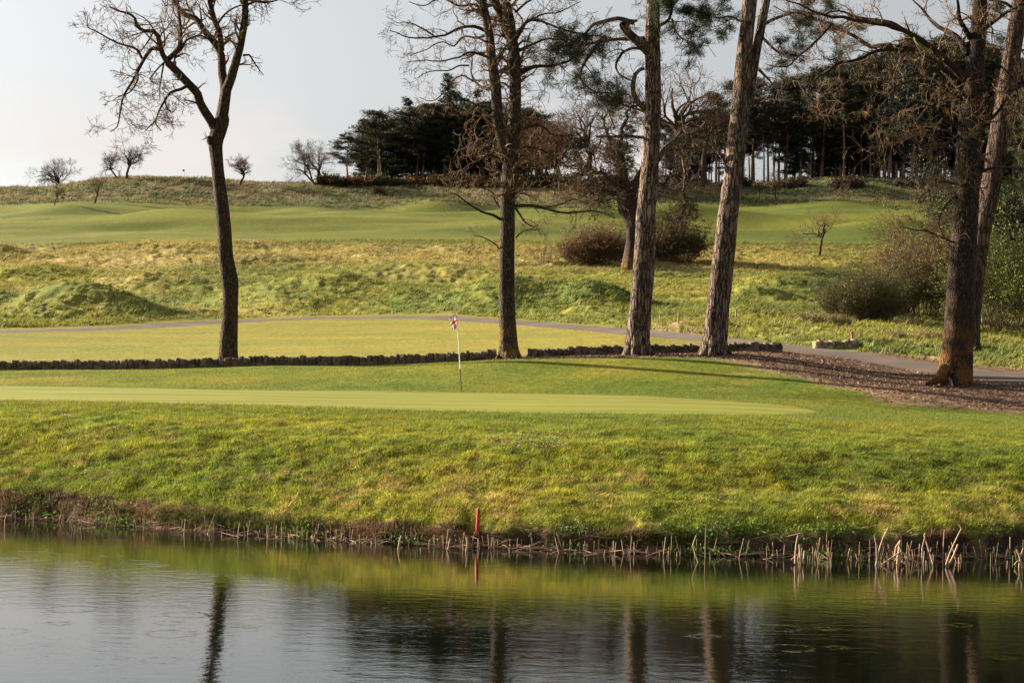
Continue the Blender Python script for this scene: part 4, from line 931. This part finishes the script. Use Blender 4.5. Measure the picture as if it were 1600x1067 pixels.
# ------------------------------------------------------------ bushes
def bush(name, u, v, wpx, hpx, label, cat, twigmat, leafcol, n_stem=90, leaf=.10, dmin=60, seed=1, nper=5, lvl=1, upb=1.0, wid=.35, trans_mat=None, group=None, lspread=.14, flower=None):
    global rng
    kp = rng; rng = np.random.default_rng(seed)
    b_ = spot(u, v, dmin, 262); D_ = b_[1]; W_, Hm = wpx * D_ / F, hpx * D_ / F
    o = empty(name, b_, label, cat, group); tw = Tubes(); tips = []
    cfg = dict(curl=.3, wander=.16, up=.2, nchild=4, rmin=max(.006, .13 * D_ / F), seg=Hm / 8, last=1.3, ang=(.25, .8))
    for k in range(n_stem):
        a = rng.uniform(0, 6.28); rr = math.sqrt(rng.random()) * .36 * W_; x, y = b_[0] + math.cos(a) * rr, b_[1] + math.sin(a) * rr * .6
        ln = rr / (.5 * W_); hh = Hm * (1 - .5 * ln ** 2) * rng.uniform(.55, 1.0) * (.72 + .38 * math.sin(a * 2 + seed) * math.sin(a * 3 + 1.3 * seed) + .1)
        dd = np.array([math.cos(a) * ln * .8, math.sin(a) * ln * .6, upb]) + rng.normal(0, .15, 3)
        grow(tw, (x, y, float(ground_z(x, y)) - .05), dd, hh, .012 + .10 * D_ / F, lvl, cfg, tips)
    tw.build('stems', twigmat, o, b_)
    if leafcol is not None: foliage('leaves', tips, o, b_, nper, leaf, lspread, leafcol, m_needle if trans_mat is None else trans_mat, wid)
    if flower is not None:
        sel = [t for t in tips if rng.random() < .35]; foliage('flowers', sel, o, b_, 3, leaf * .8, lspread, flower, m_needle, .5)['kind'] = 'stuff'
    rng = kp
    return o
bush('bramble_bush', 922, 411, 92, 66, 'rounded red brown bramble bush left of the old gnarled oak', 'bush', m_twig_red, (.14, .085, .04), 260, .12, 120, 1, 7)
bush('bramble_bush', 1048, 408, 92, 66, 'rounded brown and green bush right of the straight pine trunk', 'bush', m_twig_red, (.10, .075, .032), 240, .14, 120, 2, 8)
bush('shrub', 1022, 405, 60, 110, 'tall ragged twiggy shrub close behind the straight pine trunk', 'bush', m_twig, (.07, .07, .02), 60, .14, 130, 3, 3, lvl=2)
bush('bramble_bush', 962, 409, 60, 50, 'brown bush filling the gap at the foot of the old gnarled oak', 'bush', m_twig_red, (.075, .052, .024), 130, .12, 120, 15, 7)
bush('shrub', 848, 408, 34, 50, 'thin yellowish young shrub left of the red brown bush', 'bush', m_twig_pale, (.14, .12, .03), 26, .10, 120, 4, 2)
bush('broom_bush', 1345, 500, 130, 96, 'dark green broom bush of fine upright stems on the right slope', 'bush', m_twig, (.10, .10, .03), 260, .13, 70, 5, 8, wid=.12)
bush('broom_bush', 1395, 492, 80, 98, 'second dark green broom bush, right of the first and touching it', 'bush', m_twig, (.085, .085, .028), 170, .13, 70, 6, 7, wid=.12)
bush('thicket', 1440, 492, 90, 138, 'rusty brown twiggy thicket just left of the largest oak', 'bush', m_twig_red, (.17, .11, .04), 150, .10, 70, 7, 3, lvl=2)
bush('shrub', 1462, 470, 60, 180, 'budding shrub with small yellow green leaves left of the largest oak', 'bush', m_twig, (.19, .17, .03), 40, .09, 75, 8, 4, lvl=2, wid=.45)
bush('shrub', 1572, 520, 100, 190, 'tall fresh green leafy shrub at the right edge behind the leaning pine', 'bush', m_twig, (.085, .11, .015), 80, .10, 66, 9, 5, lvl=2, wid=.45)
bush('shrub', 1545, 508, 60, 120, 'smaller green leafy shrub right of the largest oak trunk', 'bush', m_twig, (.07, .085, .015), 50, .09, 66, 10, 5, lvl=2, wid=.45)
bush('holly_bush', 1590, 480, 190, 220, 'dark green bush in the right corner behind the leafy shrubs', 'bush', m_twig_dark, (.02, .028, .010), 150, .16, 76, 11, 12, lvl=2, wid=.4)
bush('gorse_bush', 593, 305, 22, 12, 'small round rusty gorse bush alone on the grass below the wood', 'bush', m_twig_red, (.12, .06, .02), 60, .2, 200, 12, 4)
rg3 = np.random.default_rng(5)
gl = ['low gorse with golden flowers at the far left foot of the wood', 'dark gorse with few flowers under the round topped pine', 'rusty brown gorse under the second spruce of the wood', 'flowering gorse below the tallest spruce', 'golden gorse patch left of the central oak trunk', 'brown gorse directly behind the central oak trunk', 'dull brown gorse right behind the central oak', 'brown gorse under the broad bare oak', 'low brown gorse left of the old gnarled oak crown', 'gorse half hidden by the old gnarled oak']
for k, u in enumerate(np.linspace(520, 930, 10)):
    bush('gorse_bush', u + rg3.uniform(-6, 6), 291, 62, rg3.uniform(13, 20), gl[k], 'bush', m_twig_red, (.075, .045, .018) if k % 2 else (.05, .045, .018), 70, .28, 240, 30 + k, 7, group='gorse along the foot of the wood', lspread=.3, flower=(.42, .20, .02) if k in (0, 3, 4, 1) else None)
for k, (u, lab) in enumerate([(1150, 'low brown scrub on the skyline right of the leaning pine'), (1235, 'low purple brown scrub under the slender trunks'), (1320, 'low scrub under the dark wood left of the lone young tree top'), (1420, 'low scrub under the very dark spruce')]):
    bush('scrub', u, 292, 60, 15, lab, 'bush', m_twig_red, (.06, .04, .03), 50, .28, 240, 60 + k, 4, group='scrub along the foot of the wood', lspread=.3)

# sedge clump by the path (strappy arching leaves)
def sedge(u, v, wpx, hpx, n_, label, seed, cols, dmin=55):
    g_ = np.random.default_rng(seed); b_ = spot(u, v, dmin, 150); D_ = b_[1]; W_, Hm = wpx * D_ / F, hpx * D_ / F
    V, Q, Cc = [], [], []; k = 6
    for i in range(n_):
        x, y = b_[0] + g_.uniform(-.5, .5) * W_, b_[1] + g_.uniform(-.5, .5) * min(W_, 1.6); z = float(ground_z(x, y)); a = g_.uniform(0, 6.28); L_ = Hm * g_.uniform(.7, 1.5); w = .022
        c = np.array(cols[g_.integers(len(cols))]) * g_.uniform(.7, 1.25)
        for j in range(k):
            t = j / (k - 1); r = L_ * .75 * t; zz = L_ * (1.5 * t - 1.15 * t * t)
            px, py = x + math.cos(a) * r, y + math.sin(a) * r; ww = w * (1 - t * .85)
            V += [(px - math.sin(a) * ww, py + math.cos(a) * ww, z + zz), (px + math.sin(a) * ww, py - math.cos(a) * ww, z + zz)]; Cc += [c, c]
            if j: s0 = len(V) - 4; Q.append((s0, s0 + 1, s0 + 3, s0 + 2))
    me = mesh_np('sedge_clump', np.array(V) - b_, Q, col=np.array(Cc), mats=[m_blade])
    return tag(link('sedge_clump', me, None, b_), label, 'plant', 'sedge clumps on the right slope')
SG = [(.30, .20, .12), (.36, .26, .15), (.10, .13, .03), (.07, .09, .025)]
sedge(1270, 506, 34, 22, 260, 'straw coloured sedge clump, leftmost, left of the broom bush', 1, SG)
sedge(1305, 509, 44, 22, 340, 'large drooping sedge clump at the foot of the broom bush', 2, SG)
sedge(1360, 500, 56, 26, 420, 'widest pale sedge clump below the broom bush', 3, SG)
sedge(1425, 508, 40, 20, 260, 'green centred sedge clump below the rusty thicket', 4, SG[::-1])
sedge(1452, 528, 36, 16, 200, 'dry tussock of sedge close to the largest oak trunk', 5, SG[:2] + [(.2, .17, .05)])
sedge(1400, 525, 30, 12, 160, 'small dry tussock in the grass beyond the path', 6, SG[:2] + [(.2, .17, .05)])
# fallen bare stems over the sedge
# ------------------------------------------------------------ stone walls
m_stone = None
m, n, l, b = newmat('wall_stone', .9, .15)
nn = noise_node(n, l, 5, 5); at = n.new('ShaderNodeAttribute'); at.attribute_name = 'Col'
v_ = ramp(n, l, nn.outputs[0], [(.3, (.55, .52, .5)), (.7, (1, 1, 1))]); l.new(mixc(n, l, 1.0, at.outputs['Color'], v_, 'MULTIPLY'), b.inputs['Base Color']); bump(n, l, b, nn.outputs[0], .8, .03); m_stone = m
def stone_wall(name, pts, hgt, label, seed, toph=.36, base_col=(.15, .115, .085)):
    """a row of rough upright coping stones over a low course, each stone a bevelled irregular block in one mesh"""
    g_ = np.random.default_rng(seed); V, Q, Cc = [], [], []
    w = np.array(pts); seg = np.hypot(*(np.diff(w, axis=0).T)); cum = np.concatenate([[0], np.cumsum(seg)]); s = 0
    cube = np.array([(x, y, z) for z in (-1, -.45, .5, 1) for x, y in ((-1, -.6), (-.6, -1), (.6, -1), (1, -.6), (1, .6), (.6, 1), (-.6, 1), (-1, .6))], float)
    cube[:8, :2] *= .82; cube[24:, :2] *= .68
    org = np.array([w[0][0], w[0][1], 0]); org[2] = float(ground_z(*w[0]))
    while s < cum[-1]:
        for course in (0, 1):
            L_ = g_.uniform(.11, .27) if course else .26
            sc = s + L_ / 2; x, y = np.interp(sc, cum, w[:, 0]), np.interp(sc, cum, w[:, 1])
            k = min(np.searchsorted(cum, sc, side='right') - 1, len(seg) - 1); t = unit(np.array([*(w[k + 1] - w[k]), 0])); nrm = np.array([-t[1], t[0], 0])
            hh = hgt * (.75 if course == 0 else g_.uniform(.58, .86)); z0 = float(ground_z(x, y)) + (-.08 if course == 0 else hgt * .26)
            sz = np.array([L_ * .53, .16 + g_.uniform(-.03, .03), hh / 2])
            c = cube * (1 + g_.normal(0, .09, cube.shape)) * sz; a = g_.normal(0, .12)
            c[:, [0, 2]] = c[:, [0, 2]] @ np.array([[math.cos(a), math.sin(a)], [-math.sin(a), math.cos(a)]])
            pw_ = np.array([x, y, z0 + hh / 2]) + c[:, :1] * t + c[:, 1:2] * nrm + c[:, 2:3] * np.array([0, 0, 1])
            b0 = len(V); V += list(pw_ - org); col = np.array(base_col) * g_.uniform(.6, 1.45) * np.array([1, g_.uniform(.93, 1.03), g_.uniform(.85, 1.05)])
            Cc += [col] * 32
            for r in range(3):
                for i_ in range(8): Q.append((b0 + r * 8 + i_, b0 + r * 8 + (i_ + 1) % 8, b0 + (r + 1) * 8 + (i_ + 1) % 8, b0 + (r + 1) * 8 + i_))
            for i_ in (0, 2, 4): pass
            Q.append((b0 + 24, b0 + 25, b0 + 26, b0 + 27)); Q.append((b0 + 24, b0 + 27, b0 + 28, b0 + 31)); Q.append((b0 + 31, b0 + 28, b0 + 29, b0 + 30))
            if course: s += L_ * .97
    me = mesh_np(name, np.array(V), Q, col=np.array(Cc), smooth=False, mats=[m_stone])
    return tag(link(name, me, None, org), label, 'wall')
wu = np.array([-420, -200, 0, 200, 400, 600, 700, 772]); wd = np.array([58, 58, 58, 57.5, 57.1, 56.7, 56.5, 56.6])
wp = [((float(level(a, 570)[0])) * d / F, d) for a, d in zip(wu, wd)]
stone_wall('stone_wall', wp, .29, 'long low dry stone wall running from the left edge to the central oak', 1)
wu = np.array([822, 900, 970, 1040, 1090, 1150, 1216]); wd = np.array([56.7, 56.9, 57.1, 57.3, 57.5, 57.8, 58.2])
wp = [((float(level(a, 548)[0])) * d / F, d) for a, d in zip(wu, wd)]
stone_wall('stone_wall', wp, .27, 'middle run of low stone wall behind the two big pines, ending at the path', 2)
pe0, pe1 = spot(1272, 544, 55, 75), spot(1335, 541, 55, 75)
stone_wall('stone_wall', [tuple(pe0[:2]), tuple((pe0[:2] + pe1[:2]) / 2), tuple(pe1[:2])], .26, 'short pale stub of stone wall on the far side of the path', 3, base_col=(.34, .27, .20))

# ------------------------------------------------------------ golf flag
pb = spot(721, 612, 40, 52); pt = P(714, 489, pb[1]); gf = empty('golf_flag', pb, 'white golf flagstick with a small red, white and blue flag on the putting green', 'flag')
T = Tubes(); a0 = pb - [0, 0, .05]; mid_ = pb + (pt - pb) * .29
m_white = mat_plain('painted_white', (.75, .72, .64), .4, .4, .05); m_black = mat_plain('painted_black', (.02, .025, .02), .5, .4, .1)
T.add(np.array([mid_, (mid_ + pt) / 2, pt]), np.array([.016, .013, .012]), 10); T.build('pole', m_white, gf, pb)
T = Tubes(); T.add(np.array([a0, (a0 + mid_) / 2, mid_ + (pt - pb) * .002]), np.array([.014, .014, .0145]), 10); tag(T.build('pole_foot', m_black, gf, pb), 'black lower section of the flagstick')
def jack(s, t):          # s along fly 0..1, t down hoist 0..1
    W_, R_, B_ = (.75, .73, .70), (.55, .03, .03), (.03, .05, .22)
    x, y = (s - .5) * 2, (t - .5)
    if abs(x) < .10 * 1.2 or abs(y) < .10: return R_
    if abs(x) < .2 or abs(y) < .17: return W_
    dd = min(abs(y - x / 2), abs(y + x / 2))
    return R_ if dd < .04 else W_ if dd < .11 else B_
ns, nt = 28, 18; V, Cc, Q = [], [], []
ax = (pt - pb) / np.linalg.norm(pt - pb)
for i in range(ns + 1):
    for j in range(nt + 1):
        s, t = i / ns, j / nt
        q = pt - ax * (.01 + t * .36) + np.array([-(.235 * s ** .8) * (1 - .55 * t), .05 * math.sin(s * 9 + t * 2) * s ** .5, -.17 * s ** 1.3 - .02 * math.sin(s * 6)])
        V.append(q - pb); Cc.append(jack(s, t))
        if i and j: k = i * (nt + 1) + j; Q.append((k - nt - 2, k - nt - 1, k, k - 1))
m_cloth = mat_blade('flag_cloth', .25)
link('flag', mesh_np('flag', np.array(V), Q, col=np.array(Cc), mats=[m_cloth]), gf)
# far flag on the hill
pf = spot(288, 281, 235, 262); T = Tubes(); T.add(np.array([pf, pf + [0, 0, .7], pf + [0, 0, 1.5]]), np.array([.03, .03, .03]), 6)
fo = empty('golf_flag', pf, 'tiny distant golf flag on the skyline of the left hill', 'flag'); T.build('pole', m_white, fo, pf)
V = [(-.02, 0, 1.5), (-.3, .03, 1.42), (-.28, -.02, 1.18), (-.02, 0, 1.22), (-.16, .05, 1.46), (-.16, .04, 1.2)]
link('flag', mesh_np('flag', np.array(V), [(0, 4, 5, 3), (4, 1, 2, 5)], mats=[m_black], smooth=False), fo)

# ------------------------------------------------------------ stakes and posts
def stake(name, u, v, hpx, wm, mat, label, cat, dmin=20, dmax=200, cap=None, lean=0.0):
    b_ = spot(u, v, dmin, dmax); h_ = hpx * b_[1] / F; w = wm / 2; V, Q = [], []
    prof = [(-.25, 1), (0, 1), (h_ * .5, 1), (h_ - w * .6, .97), (h_, .7)]
    for z, k in prof:
        for a in range(8):
            t = math.pi / 4 * a + math.pi / 8; f_ = w * k * 1.08; V.append((math.cos(t) * f_ + lean * z, math.sin(t) * f_, z))
    for r in range(len(prof) - 1):
        for a in range(8): Q.append((r * 8 + a, r * 8 + (a + 1) % 8, (r + 1) * 8 + (a + 1) % 8, (r + 1) * 8 + a))
    e = (len(prof) - 1) * 8; Q += [(e, e + 1, e + 2, e + 3), (e, e + 3, e + 4, e + 7), (e + 7, e + 4, e + 5, e + 6)]
    if cap is None: return tag(link(name, mesh_np(name, np.array(V), Q, mats=[mat], smooth=False), None, b_), label, cat)
    o = empty(name, b_, label, cat); link('shaft', mesh_np('shaft', np.array(V), Q, mats=[mat], smooth=False), o)
    Vc = np.array([(math.cos(t_) * w * k + lean * h_, math.sin(t_) * w * k, z) for z, k in ((h_ - .03, 1.5), (h_ + .05, 1.5), (h_ + .07, .8)) for t_ in np.arange(8) * math.pi / 4])
    Qc = [(r * 8 + a, r * 8 + (a + 1) % 8, (r + 1) * 8 + (a + 1) % 8, (r + 1) * 8 + a) for r in range(2) for a in range(8)] + [(16, 17, 18, 19), (16, 19, 20, 23), (23, 20, 21, 22)]
    link('cap', mesh_np('cap', Vc, Qc, mats=[cap], smooth=False), o); return o
m_red = mat_plain('red_paint', (.38, .035, .02), .55, .35, .25, 12); m_wood = mat_plain('weathered_wood', (.30, .21, .14), .85, .15, .3, 10)
stake('hazard_stake', 745.5, 836, 41, .05, m_red, 'red wooden hazard stake standing on the bank edge above the pond', 'stake', lean=.03)
stake('marker_post', 1060, 505, 17, .09, m_wood, 'thin wooden marker post beside the worn track, between the two big pines', 'post', 55, 120)
stake('marker_post', 1150, 500, 14, .09, m_wood, 'short wooden marker post with a flat cap right of the leaning pine', 'post', 55, 120, cap=m_wood)
stake('marker_post', 1331, 536, 15, .08, m_wood, 'short post with a red cap at the end of the short wall stub', 'post', 50, 90, cap=m_red)
stake('tree_stake', 1592, 517, 32, .10, m_wood, 'pale wooden stake under the leafy shrub at the right edge', 'post', 50, 110)
stake('tree_stake', 1534, 512, 34, .06, m_wood, 'slim pale stake right of the largest oak trunk', 'post', 50, 110)

# ------------------------------------------------------------ reeds, litter, weeds along the waterline
m_reed = mat_blade('reed', .1)
def reed(ts, x, y, h_, r, lean, z0=-.12, kink=None):
    p = [np.array([x, y, z0])]; top = np.array([x + lean[0] * h_, y + lean[1] * h_, h_])
    if kink is None: pts = np.array([p[0], (p[0] + top) / 2 + rng.normal(0, .006, 3), top])
    else: pts = np.array([p[0], top, kink])
    ts.add(pts, np.array([r, r * .95, r * .8]), 5)
TR, TG = Tubes(), Tubes()
dens_u = rng.uniform(0, 1, 1500)
cand = np.interp(dens_u, [0, .03, .20, .36, .52, .66, 1.0], [-60, 20, 420, 760, 1040, 1260, 1660])
for u in np.concatenate([cand[:330], (cand[330:560][:, None] + np.zeros(1)).ravel() // 26 * 26 + rng.normal(0, 5, 230)]):
    d0 = np.interp(u, ug, ds); y = d0 - abs(rng.normal(0, .38)) * (1.3 if u > 1250 else .75) + .1; x = (u - CX) / F * y
    h_ = abs(rng.normal(.07, .06)) + .03 + (rng.random() < .12) * .12 * (1 if u > 950 else .3)
    reed(TG if rng.random() < .22 else TR, x, y, h_, rng.uniform(.003, .0075), rng.normal(0, .22, 2))
V, q = TR.arrays((0, 0, 0)); cc = np.repeat(np.array([.42, .29, .19])[None], len(V), 0) * rng.uniform(.6, 1.15, (len(V), 1))
V2, q2 = TG.arrays((0, 0, 0)); c2 = np.repeat(np.array([.13, .16, .05])[None], len(V2), 0)
tag(link('reed_stubble', mesh_np('reed_stubble', np.concatenate([V, V2]), np.concatenate([q, q2 + len(V)]), col=np.concatenate([cc, c2]), mats=[m_reed])), 'broken straw coloured reed stubs standing in the shallows along the whole bank', 'reeds', kind='stuff')
def reed_thing(stalks, label, cat='reeds', colr=(.46, .33, .22), group='tall broken reeds'):
    """stalks: list of pixel polylines; depth given per point through the waterline depth offset"""
    ts = Tubes(); org = None
    for pix, r, dep in stalks:
        w_ = np.array([P(a, b_, dep) for a, b_ in pix]); org = w_[0] if org is None else org
        s4 = spline(np.column_stack([w_, np.linspace(r, r * .8, len(w_))]), .08); ts.add(s4[:, :3], s4[:, 3], 6)
    V, q = ts.arrays(org); me = mesh_np('reed_clump', V, q, col=np.repeat(np.array(colr)[None], len(V), 0) * rng.uniform(.8, 1.1, (len(V), 1)), mats=[m_reed])
    return tag(link('reed_clump', me, None, org), label, cat, group)
wd_ = lambda v, u=1400: H * F / float(level(u, v)[1])      # depth of the water plane at photo row v
A = wd_(883)
reed_thing([([(1377, 882), (1407, 862)], .010, A), ([(1407, 861), (1436, 881)], .012, A), ([(1398, 876), (1405, 866), (1412, 880)], .008, A), ([(1402, 880), (1404, 862), (1406, 846)], .014, A + .1), ([(1398, 868), (1400, 854), (1407, 844)], .012, A + .15), ([(1410, 878), (1409, 864), (1404, 850)], .010, A)], 'folded reed forming a tent shape over the water at right')
reed_thing([([(1368, 886), (1373, 862), (1380, 840), (1388, 824)], .010, A), ([(1370, 884), (1369, 850), (1366, 836)], .008, A)], 'long reed arching to the right, left of the folded reed')
reed_thing([([(1458, 880), (1451, 858), (1444, 835), (1446, 833)], .010, A), ([(1441, 884), (1441, 855), (1447, 833)], .007, A)], 'pair of reeds crossing at the top, right of the folded reed')
reed_thing([([(1478, 882), (1485, 862), (1494, 842), (1503, 824)], .010, A), ([(1503, 826), (1498, 819)], .010, A), ([(1484, 880), (1490, 868), (1497, 850)], .014, A)], 'long reed leaning right with a snapped tip, near the right end of the reeds')
reed_thing([([(1242, 880), (1244, 850), (1247, 836)], .010, wd_(882, 1240)), ([(1251, 880), (1249, 850)], .012, wd_(882, 1240)), ([(1255, 880), (1257, 860)], .012, wd_(882, 1240)), ([(1236, 874), (1246, 866)], .007, wd_(880, 1240))], 'small tight clump of pale reeds standing in the water midway along the right bank')
reed_thing([([(1091, 878), (1084, 858), (1083, 850), (1088, 836)], .010, wd_(878, 1090)), ([(1102, 872), (1102, 850), (1103, 824)], .006, wd_(872, 1100))], 'crooked reed with a thin upright one beside it, below the leaning pine', colr=(.32, .24, .14))
reed_thing([([(622, 858), (624, 846), (627, 836)], .009, wd_(858, 620))], 'single leaning pale reed left of the red stake')
reed_thing([([(1598, 888), (1592, 866), (1588, 858)], .013, wd_(886, 1590)), ([(1592, 888), (1594, 870), (1599, 856)], .010, wd_(886, 1590)), ([(1585, 882), (1590, 876), (1597, 880)], .010, wd_(886, 1590))], 'clump of thick pale reeds at the very right edge')
reed_thing([([(126, 828), (129, 818), (125, 812)], .010, wd_(828, 126)), ([(114, 828), (112, 815)], .009, wd_(828, 112)), ([(104, 816), (112, 806), (118, 796)], .008, wd_(822, 110))], 'dark crooked reed stubs with a slanting stick near the left end', colr=(.16, .11, .07))
reed_thing([([(8, 826), (8, 812), (11, 802)], .010, wd_(824, 10)), ([(0, 808), (10, 806), (19, 805)], .010, wd_(820, 10))], 'short reed stub and a floating stick at the very left edge', colr=(.34, .24, .16))
reed_thing([([(700, 884 - 26), (702, 846), (704, 842)], .008, wd_(860, 700)), ([(728, 862), (730, 850), (729, 838)], .010, wd_(862, 728))], 'two pale reeds just left of the red stake')
# litter: fallen stems lying along the edge
TL = Tubes()
for _ in range(420):
    u = rng.uniform(-60, 1660); y = np.interp(u, ug, ds) + rng.normal(-.05, .16); x = (u - CX) / F * y; a = rng.normal(0, .5); L_ = rng.uniform(.06, .4); z = max(float(ground_z(x, y)), 0) + rng.uniform(.0, .05)
    dv = np.array([math.cos(a) * L_ / 2, math.sin(a) * L_ / 2, rng.normal(0, .12) * L_]); c0 = np.array([x, y, z])
    TL.add(np.array([c0 - dv, c0 + rng.normal(0, .012, 3), c0 + dv]), np.array([.005, .006, .004]), 4)
V, q = TL.arrays((0, 0, 0)); tag(link('reed_litter', mesh_np('reed_litter', V, q, col=np.repeat(np.array([.36, .24, .16])[None], len(V), 0) * rng.uniform(.5, 1.2, (len(V), 1)), mats=[m_reed])), 'dead reed stems lying along the muddy edge of the pond', 'litter', kind='stuff')
# hanging dead grass and weeds on the lip
N = 46000; u = rng.uniform(-60, 1660, N); o_ = rng.normal(.22, .14, N) * (1 - .5 * sstep(350, 900, u)); y = np.interp(u, ug, ds) + o_; x = (u - CX) / F * y
k = (fbm(x * 1.4, 0 * x, 3, 171) + .2 * rng.normal(0, 1, N) > -.25 + .35 * sstep(600, 900, u)) & (o_ > .05); x, y, u = x[k], y[k], u[k]; N = len(x)
col = np.where((fbm(x * .9, x * 0 + 3, 3, 173)[:, None] + .2 * rng.normal(0, 1, (N, 1))) > .05, np.array([[.12, .14, .03]]), np.array([[.27, .16, .09]])) * rng.uniform(.5, 1.3, (N, 1))
V, cc = blades(x, y, ground_z(x, y), rng.uniform(.04, .13, N), .009 * np.ones(N), np.column_stack([rng.normal(.1, .5, N), rng.normal(-.8, .4, N), rng.normal(-.5, .5, N)]), col)
tag(link('bank_edge_grass', mesh_np('bank_edge_grass', V, tris=np.arange(len(V)).reshape(-1, 3), col=cc, smooth=False, mats=[m_blade])), 'ragged dead and green grass hanging over the bank edge', 'grass', kind='stuff')
N = 4200; cl = rng.choice([60, 170, 200, 480, 640, 900, 1080, 1110, 1140, 1170, 1290, 1320, 1560, 1090], N); u = cl + rng.normal(0, 28, N); o_ = rng.normal(.12, .16, N); y = np.interp(u, ug, ds) + o_; x = (u - CX) / F * y; z = np.maximum(ground_z(x, y), 0) + rng.uniform(.01, .11, N)
c0 = np.column_stack([x, y, z]); d1 = rng.normal(0, 1, (N, 3)); d1 /= np.linalg.norm(d1, axis=1, keepdims=True); d2 = np.cross(d1, rng.normal(0, 1, (N, 3))); d2 /= np.linalg.norm(d2, axis=1, keepdims=True); s_ = rng.uniform(.010, .024, (N, 1))
V = np.stack([c0 - d1 * s_, c0 - d2 * s_ * .7, c0 + d1 * s_, c0 + d2 * s_ * .7], 1).reshape(-1, 3); cc = np.repeat(np.array([[.09, .15, .025]]) * rng.uniform(.5, 1.6, (N, 1)), 4, 0)
tag(link('waterside_weeds', mesh_np('waterside_weeds', V, np.arange(len(V)).reshape(-1, 4), col=cc, smooth=False, mats=[m_blade])), 'small round leaved green weeds in patches at the waterline', 'plants', kind='stuff')
# daisies on the bank
V, Q, Cc = [], [], []
for _ in range(330):
    if rng.random() < .72: u, v = rng.normal(840, 55), rng.normal(690, 7)
    else: u, v = rng.uniform(0, 1600), rng.uniform(660, 820)
    q = spot(u, v, 22, 34) + [0, 0, .045]; b0 = len(V); V.append(q + [0, 0, .004]); r = rng.uniform(.008, .014)
    for a in range(8): V.append(q + np.array([math.cos(a * .785) * r, math.sin(a * .785) * r - .3 * r, rng.uniform(-.3, .6) * r]))
    for a in range(0, 8, 2): Q.append((b0, b0 + 1 + a, b0 + 1 + (a + 1) % 8, b0 + 1 + (a + 2) % 8))
    Cc += [(.75, .72, .68) if rng.random() < .93 else (.7, .5, .05)] * 9
tag(link('daisies', mesh_np('daisies', np.array(V), Q, col=np.array(Cc), smooth=False, mats=[m_blade])), 'tiny white daisies sprinkled over the bank below the green', 'flowers', kind='stuff')
# woodchips on the mulch bed
N = 42000; u = rng.uniform(760, 1660, N); y = rng.uniform(45, 58, N); k = mmask(u, y) & (y < np.interp(u, level(PATHU, PATHV)[0] + CX, PATHD) - 1.5); u, y = u[k], y[k]; x = (u - CX) / F * y; N = len(x)
c0 = np.column_stack([x, y, ground_z(x, y) + .015]); a = rng.uniform(0, 6.28, N); t1_ = np.column_stack([np.cos(a), np.sin(a), rng.normal(0, .35, N)]) * rng.uniform(.012, .04, (N, 1)); t2_ = np.column_stack([-np.sin(a), np.cos(a), rng.normal(0, .6, N)]) * rng.uniform(.006, .016, (N, 1))
V = np.stack([c0 - t1_ - t2_, c0 + t1_ - t2_, c0 + t1_ + t2_, c0 - t1_ + t2_], 1).reshape(-1, 3); cc = np.repeat(np.array([[.19, .12, .085]]) * rng.choice([.4, .7, 1.0, 1.3, 2.0], (N, 1), p=[.25, .25, .25, .18, .07]), 4, 0)
tag(link('woodchips', mesh_np('woodchips', V, np.arange(len(V)).reshape(-1, 4), col=cc, smooth=False, mats=[m_reed])), 'brown wood chips and dead leaves strewn under the big trees', 'mulch', kind='stuff')
